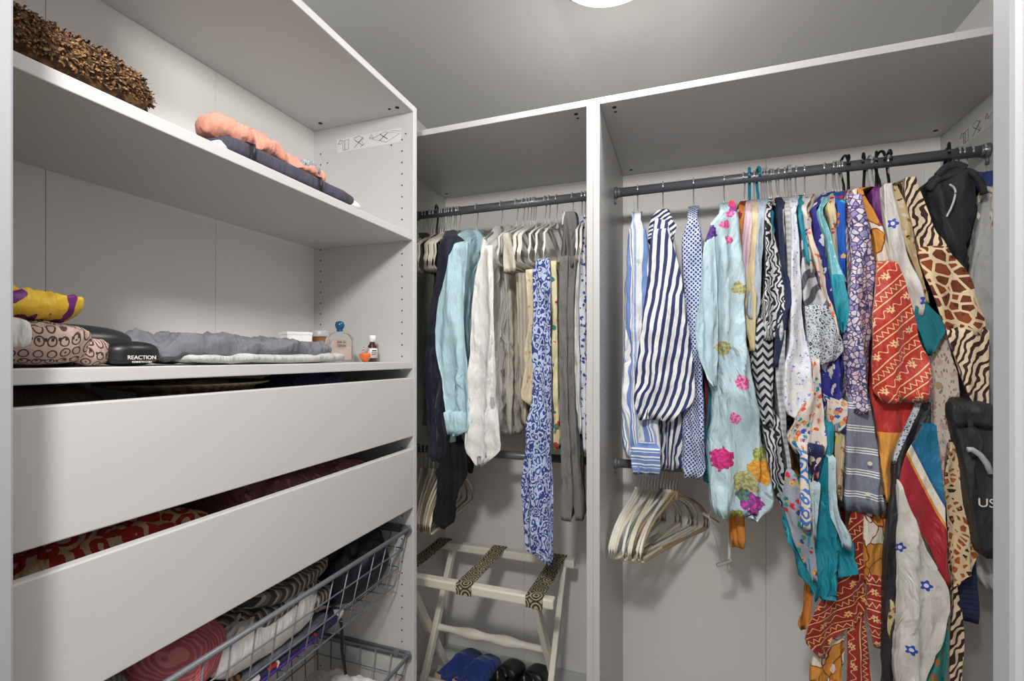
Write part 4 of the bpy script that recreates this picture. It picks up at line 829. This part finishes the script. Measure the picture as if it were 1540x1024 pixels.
o = blob('cloth', (-.768, .628, S1 + .033), (.08, .085, .034), M['coralc'], 9, R(-20), .014, 22, .7, None, 60, 30); tag(o, 'folded corner of coral cotton at the organiser end', 'cloth')
M['knitgrey'] = floral('grey_black_knit', c(140, 148, 154), [c(40, 42, 46), c(180, 186, 190)], 120, .34)
o = blob('purse', (-.762, .815, S1 + .050), (.045, .055, .026), M['knitgrey'], 11, 0, .003, 20, .6); tag(o, 'small grey and black knitted purse on the coral cloth', 'purse')

# lower shelf: left group
t = NT('embroidered_taupe', .85); p = t.sep(t.uv()); yy = t.math('FRACT', t.math('DIVIDE', p[1], .030)); xx = t.math('FRACT', t.math('DIVIDE', p[0], .007))
dot = t.math('MULTIPLY', t.lt(t.math('ABSOLUTE', t.math('SUBTRACT', yy, .12)), .055), t.lt(t.math('ABSOLUTE', t.math('SUBTRACT', xx, .5)), .22))
dm = t.vor(t.comb(t.math('DIVIDE', p[0], .013), t.math('DIVIDE', p[1], .015)), 1, 'F1', .12)[0]
ring = t.lt(t.math('ABSOLUTE', t.math('SUBTRACT', dm, .36)), .06); core = t.lt(dm, .09)
k = c(178, 152, 140); M['taupe'] = t.cloth(t.mix(core, t.mix(ring, t.mix(dot, k, c(44, 32, 32)), c(66, 48, 46)), c(60, 44, 44)))
o = blob('pouch', (-.800, .300, S2), (.16, .23, .056), M['taupe'], 13, R(0), .006, 16, .5, None, 96, 40); tag(o, 'plump taupe pouch with dark embroidered rows on the lower shelf', 'pouch')
o = blob('pouch_end', (-.760, .412, .0), (.05, .05, .035), M['taupe'], 14, R(20), .006, 20, .8, None); o.location = (0, 0, S2); o['label'] = 'gathered end'; o.parent = bpy.data.objects['pouch']
t = NT('yellow_purple_orange', .5); n0 = t.noise(t.uv(), 26, 2)
M['yellow'] = t.cloth(t.ramp(n0, [(0, c(206, 80, 40)), (.36, c(232, 190, 50)), (.56, c(112, 30, 116)), (.64, c(236, 196, 60)), (.80, c(40, 160, 170))]))
o = blob('scarf', (-.785, .325, S2 + .056), (.10, .175, .030), M['yellow'], 15, R(8), .014, 20, .7, None, 90, 40); tag(o, 'crumpled yellow scarf with purple and orange on the taupe pouch', 'scarf')
o = blob('scarf', (-.865, .262, S2 + .058), (.10, .14, .046), M['cream_c'], 16, 0, .008, 16, .6); tag(o, 'pale cream cloth behind the yellow scarf', 'cloth')
M['redtag'] = floral('white_red_print', c(214, 212, 206), [c(206, 70, 70), c(214, 212, 206), c(214, 212, 206)], 34, .3)
o = blob('cloth', (-.728, .322, S2 + .022), (.025, .03, .034), M['redtag'], 17, 0, .004, 20, .5); tag(o, 'white cloth with red print beside the taupe pouch', 'cloth')
M['caseblk'] = plain('black_case', c(34, 35, 40), .38)
e = empty('case', (-.80, .43, S2)); tag(e, 'black moulded case with a white brand word', 'case')
blob('shell', (-.03, -.025, 0), (.13, .19, .060), M['caseblk'], 18, 0, .0, 8, .75, e, ridge=0); fl = blob('lid', (.045, .030, 0), (.06, .075, .036), M['black'], 19, R(8), .0, 8, .8, e, ridge=0)
Mx = Matrix.Translation(Vector((.0765, .030, .012))) @ Matrix.Rotation(R(90), 4, 'Z') @ Matrix.Rotation(R(90), 4, 'X')
text_mesh('lettering', 'REACTION', .0078, M['whiteh'], fl, Mx); text_mesh('lettering', 'KENNETH COLE', .0036, M['whiteh'], fl, Mx @ Matrix.Translation((0, -.0062, 0)))
M['greyjer'] = solid('grey_jersey', c(118, 118, 124), .15)
o = blob('sweater', (-.795, .685, S2), (.14, .40, .034), M['greyjer'], 21, R(0), .018, 15, .6, None, 130, 48, .9, 0); tag(o, 'dark grey jersey top lying crumpled on the lower shelf', 'sweater')
o = blob('sweater', (-.765, .72, S2), (.10, .38, .016), M['greyknit'], 22, R(2), .006, 14, .4, None, 90, 30); tag(o, 'light grey folded top under the dark grey jersey', 'sweater')
# box, candle and bottles
def at(u, X): return onX(u, 500, X)
e = empty('box', (at(432, -.94).x, at(432, -.94).y, S2), R(-28)); tag(e, 'small plain white carton behind the grey jersey', 'box')
MB().box((-.066, .0, 0), (0, .062, .070)).build('carton', M['edge'], e, bevel=.0012); MB().box((-.067, -.001, .070), (.001, .063, .078)).build('lid', M['edge'], e, bevel=.0012)
def glass(name, col, rough=.05): return NT(name, rough, Transmission_Weight=.9, IOR=1.35).done(col)
M['glass'] = glass('clear_glass', c(238, 236, 232)); M['amber'] = glass('amber_glass', c(206, 140, 84), .15); M['pinkliq'] = plain('pale_pink_perfume', c(226, 204, 190), .2); M['bluecap'] = plain('blue_cap', c(34, 78, 116), .15)
M['orangeliq'] = plain('orange_perfume', c(214, 104, 50), .15); M['brownglass'] = plain('brown_glass', c(66, 38, 24), .15); M['wax'] = plain('cream_wax', c(222, 196, 160), .6); M['goldlab'] = plain('gold_label', c(206, 184, 120), .4)
p = at(481, -.93); e = empty('candle', (p.x, p.y, S2)); tag(e, 'amber glass candle jar with a silver lid', 'candle')
MB().lathe([(.022, .0), (.024, .002), (.024, .066), (.022, .068)], n=28).build('jar', M['amber'], e, True); MB().lathe([(.0215, .003), (.0215, .045)], n=24).build('wax', M['wax'], e)
MB().lathe([(.025, .068), (.0255, .070), (.0255, .082), (.023, .085)], n=28).build('lid', M['greyh'], e, True)
lb = MB(); 
for i in range(9):
    a0, a1 = R(-75 + i * 10), R(-65 + i * 10); q = lambda a, z: (.0243 * math.cos(a), .0243 * math.sin(a), z)
    lb.add([q(a0, .018), q(a1, .018), q(a1, .052), q(a0, .052)], [[0, 1, 2, 3]])
lb.build('label', M['goldlab'], e)
p = at(511, -.85); e = empty('perfume_bottle', (p.x, p.y, S2), R(58)); tag(e, 'arched clear perfume bottle with a round blue stopper', 'bottle')
def arch(w, hh, d, r0):
    pts = [(-w, .003), (-w + .003, 0), (w - .003, 0), (w, .003), (w, hh - w * .8)] + [(w * math.cos(a), hh - w * .8 + w * .8 * math.sin(a)) for a in [i * math.pi / 14 for i in range(1, 14)]] + [(-w, hh - w * .8)]
    n = len(pts); return MB().add([(x, -d, z + r0) for x, z in pts] + [(x, d, z + r0) for x, z in pts], [list(range(n)), [n + i for i in range(n)][::-1]] + [[i, n + i, n + (i+1)%n, (i+1)%n] for i in range(n)])
arch(.034, .080, .014, 0).build('flask', M['glass'], e, bevel=.003); arch(.027, .058, .009, .006).build('perfume', M['pinkliq'], e)
MB().lathe([(.008, .080), (.008, .088)], n=16).build('neck', M['bluecap'], e); MB().lathe([(.004, .086), (.010, .089), (.0125, .097), (.010, .105), (.004, .108)], n=20).build('stopper', M['bluecap'], e, True)
Mx = Matrix.Translation((0, -.0146, .052)) @ Matrix.Rotation(R(90), 4, 'X')
text_mesh('lettering', 'AIR DI', .0085, M['ink'], e, Mx); text_mesh('lettering', 'GIOIA', .0085, M['ink'], e, Mx @ Matrix.Translation((0, -.0095, 0)))
p = at(560, -.80); e = empty('dropper_bottle', (p.x, p.y, S2), R(58)); tag(e, 'small brown glass bottle with a white screw cap', 'bottle')
MB().lathe([(.012, 0), (.013, .002), (.013, .042), (.007, .050), (.007, .056)], n=22).build('bottle', M['brownglass'], e, True); MB().lathe([(.009, .054), (.0092, .070), (.008, .072)], n=20).build('cap', M['edge'], e, True)
l2 = MB().lathe([(.0133, .010), (.0133, .037)], n=22).build('label', M['paper'], e, True)
MB().box((-.006, -.0142, .029), (.006, -.0134, .032)).box((-.008, -.0142, .024), (.008, -.0134, .0255)).box((-.008, -.0142, .019), (.005, -.0134, .0205)).build('label_lines', M['ink'], l2)
p = at(549, -.76); e = empty('perfume_miniature', (p.x, p.y, S2)); tag(e, 'tiny perfume bottle with orange liquid and a clear stopper', 'bottle')
MB().lathe([(.006, 0), (.012, .008), (.015, .018), (.013, .022), (.006, .024)], n=20).build('flask', M['orangeliq'], e, True); MB().lathe([(.004, .0245), (.010, .029), (.011, .035), (.006, .041)], n=20).build('stopper', M['glass'], e, True)

# ------------------------------------------------------------------ drawer contents
def heap(nm, label, cat, y, x, z, d, mat, sd, rz=0, amp=.012, group=None, **k):
    o = blob(nm, (x, y, z), d, mat, sd, rz, amp, k.pop('freq', 14), k.pop('ex', .6), None, **k); return tag(o, label, cat, group)
M['leather'] = solid('brown_leather', c(66, 46, 38)); M['straw'] = stripes('straw', c(176, 150, 118), [(.5, c(150, 124, 94))], .006, 1); M['purpleknit'] = stripes('purple_knit', c(62, 54, 92), [(.5, c(84, 74, 120))], .008)
M['redcl'] = paisley('red_beige_ikat', c(176, 44, 36), c(214, 180, 150), 34, 12, (1, 1, 1)); M['lacepink'] = floral('dusty_pink_lace', c(150, 96, 96), [c(186, 130, 130), c(110, 60, 64)], 60, .3)
Z1, Z2 = 1.109, .911
heap('handbag', 'dark brown leather handbag in the upper drawer', 'bag', .34, -.86, Z1, (.24, .24, .158), M['leather'], 31, ex=.5)
e = empty('straw_hat', (-.865, .63, Z1 + .003)); tag(e, 'straw hat with a dark ribbon in the upper drawer', 'hat')
MB().lathe([(.02, .158), (.06, .156), (.075, .142), (.078, .0), (.0775, .0)], n=32).build('crown', M['straw'], e, True); MB().lathe([(.078, .136), (.135, .150), (.1355, .153), (.078, .139)], n=40).build('brim', M['straw'], e, True); MB().lathe([(.0785, .010), (.0790, .034)], n=32).build('ribbon', M['leather'], e, True)
heap('knit_hat', 'purple knitted hat in the upper drawer', 'hat', .90, -.85, Z1, (.20, .19, .160), M['purpleknit'], 33, ex=.7)
heap('tablecloth', 'red and beige patterned cloth in the lower drawer', 'cloth', .41, -.865, Z2, (.27, .42, .135), M['redcl'], 34, ex=.4, nu=110)
heap('shawl', 'dusty pink lace shawl in the lower drawer', 'shawl', .86, -.865, Z2, (.26, .40, .138), M['lacepink'], 35, ex=.45, nu=110)

# ------------------------------------------------------------------ basket contents (upper basket floor .682 + wire, lower .330)
B1, B2 = .686, .334
M['stripe_sc'] = stripes('grey_striped_wool', c(70, 68, 66), [(.5, c(176, 172, 162)), (.72, c(120, 116, 110))], .014, 0, R(25)); M['pinkyarn'] = stripes('pink_yarn', c(190, 96, 104), [(.6, c(216, 130, 134))], .006, 0, R(50), .05)
M['greenyarn'] = stripes('grey_green_yarn', c(110, 116, 106), [(.5, c(150, 150, 138))], .008, 0, R(20)); M['blacknavy'] = solid('black_navy_nylon', c(26, 28, 44), .2, .5); M['redwhite'] = floral('red_white_navy_print', c(36, 40, 66), [c(176, 30, 38), c(226, 224, 222), c(226, 224, 222)], 26, .40)
M['purplecl'] = solid('purple_cotton', c(96, 50, 160)); M['greycl'] = solid('grey_cotton', c(104, 108, 116)); M['leopsc'] = cells('dark_leopard', c(40, 30, 24), [c(140, 96, 60), c(30, 24, 22)], 80, .14)
heap('clothes_bundle', 'black and navy shiny jacket bundled in the upper wire basket', 'jacket', 1.02, -.865, B1, (.25, .20, .15), M['blacknavy'], 41, amp=.03, freq=10)
for i, (y, z, hh) in enumerate(((.80, .045, .045), (.76, .085, .040), (.80, .118, .040))):
    heap('wool_scarf', 'grey and white striped wool scarf, %s in the upper wire basket' % ('lowest of its stack', 'middle of its stack', 'topmost of its stack')[i], 'scarf', y, -.87 + i * .004, B1 + z, (.22, .27 - i * .02, hh), M['stripe_sc'], 42 + i, R(5 * i), .012, 'folded striped wool scarves', freq=16)
heap('yarn_bundle', 'pink yarn skein in the upper wire basket', 'yarn', .575, -.835, B1 + .05, (.16, .14, .10), M['pinkyarn'], 46, R(20), .010, ex=.8)
heap('yarn_bundle', 'grey-green yarn skein in the upper wire basket', 'yarn', .43, -.87, B1 + .04, (.2, .16, .11), M['greenyarn'], 47, R(-10), .010, ex=.8)
heap('shirt', 'folded white shirt against the basket front', 'shirt', .73, -.783, B1 + .035, (.06, .25, .085), M['whitec'], 48, 0, .014, ex=.6)
heap('shirt', 'folded grey cotton top under the white shirt', 'shirt', .74, -.785, B1 + .018, (.06, .30, .016), M['greycl'], 49, 0, .004, ex=.4)
heap('scarf', 'red, white and navy printed cloth low in the basket front', 'cloth', .76, -.785, B1, (.065, .36, .018), M['redwhite'], 50, 0, .004, ex=.4)
heap('scarf', 'dark leopard scarf in the upper wire basket beside the pink yarn', 'scarf', .59, -.782, B1, (.055, .15, .045), M['leopsc'], 51, 0, .006)
heap('cloth', 'purple cotton cloth lining the middle of the upper wire basket', 'cloth', .70, -.83, B1 - .001, (.16, .40, .012), M['purplecl'], 52, 0, .002, ex=.4)
heap('shirt', 'white knitted top in the lower wire basket', 'shirt', 1.0, -.86, B2, (.22, .22, .10), M['whitec'], 53, 0, .02)
s = MB().tube([(-.78, .94, B1 + .01), (-.775, .945, B1 - .03), (-.778, .95, B1 - .09), (-.772, .955, B1 - .15)], .004, 6).build('strap', M['black'], bpy.data.objects['clothes_bundle'], True)

# origins of the hanging cloth: the middle of each thing's underside
for o in list(COL.objects):
    if o.type == 'MESH' and o.parent is None and o.get('category') and o.location.length == 0:
        co = [v.co for v in o.data.vertices]; off = Vector(((min(p.x for p in co) + max(p.x for p in co)) / 2, (min(p.y for p in co) + max(p.y for p in co)) / 2, min(p.z for p in co)))
        for x in [o] + list(o.children): x.data.transform(Matrix.Translation(-off))
        o.location = off
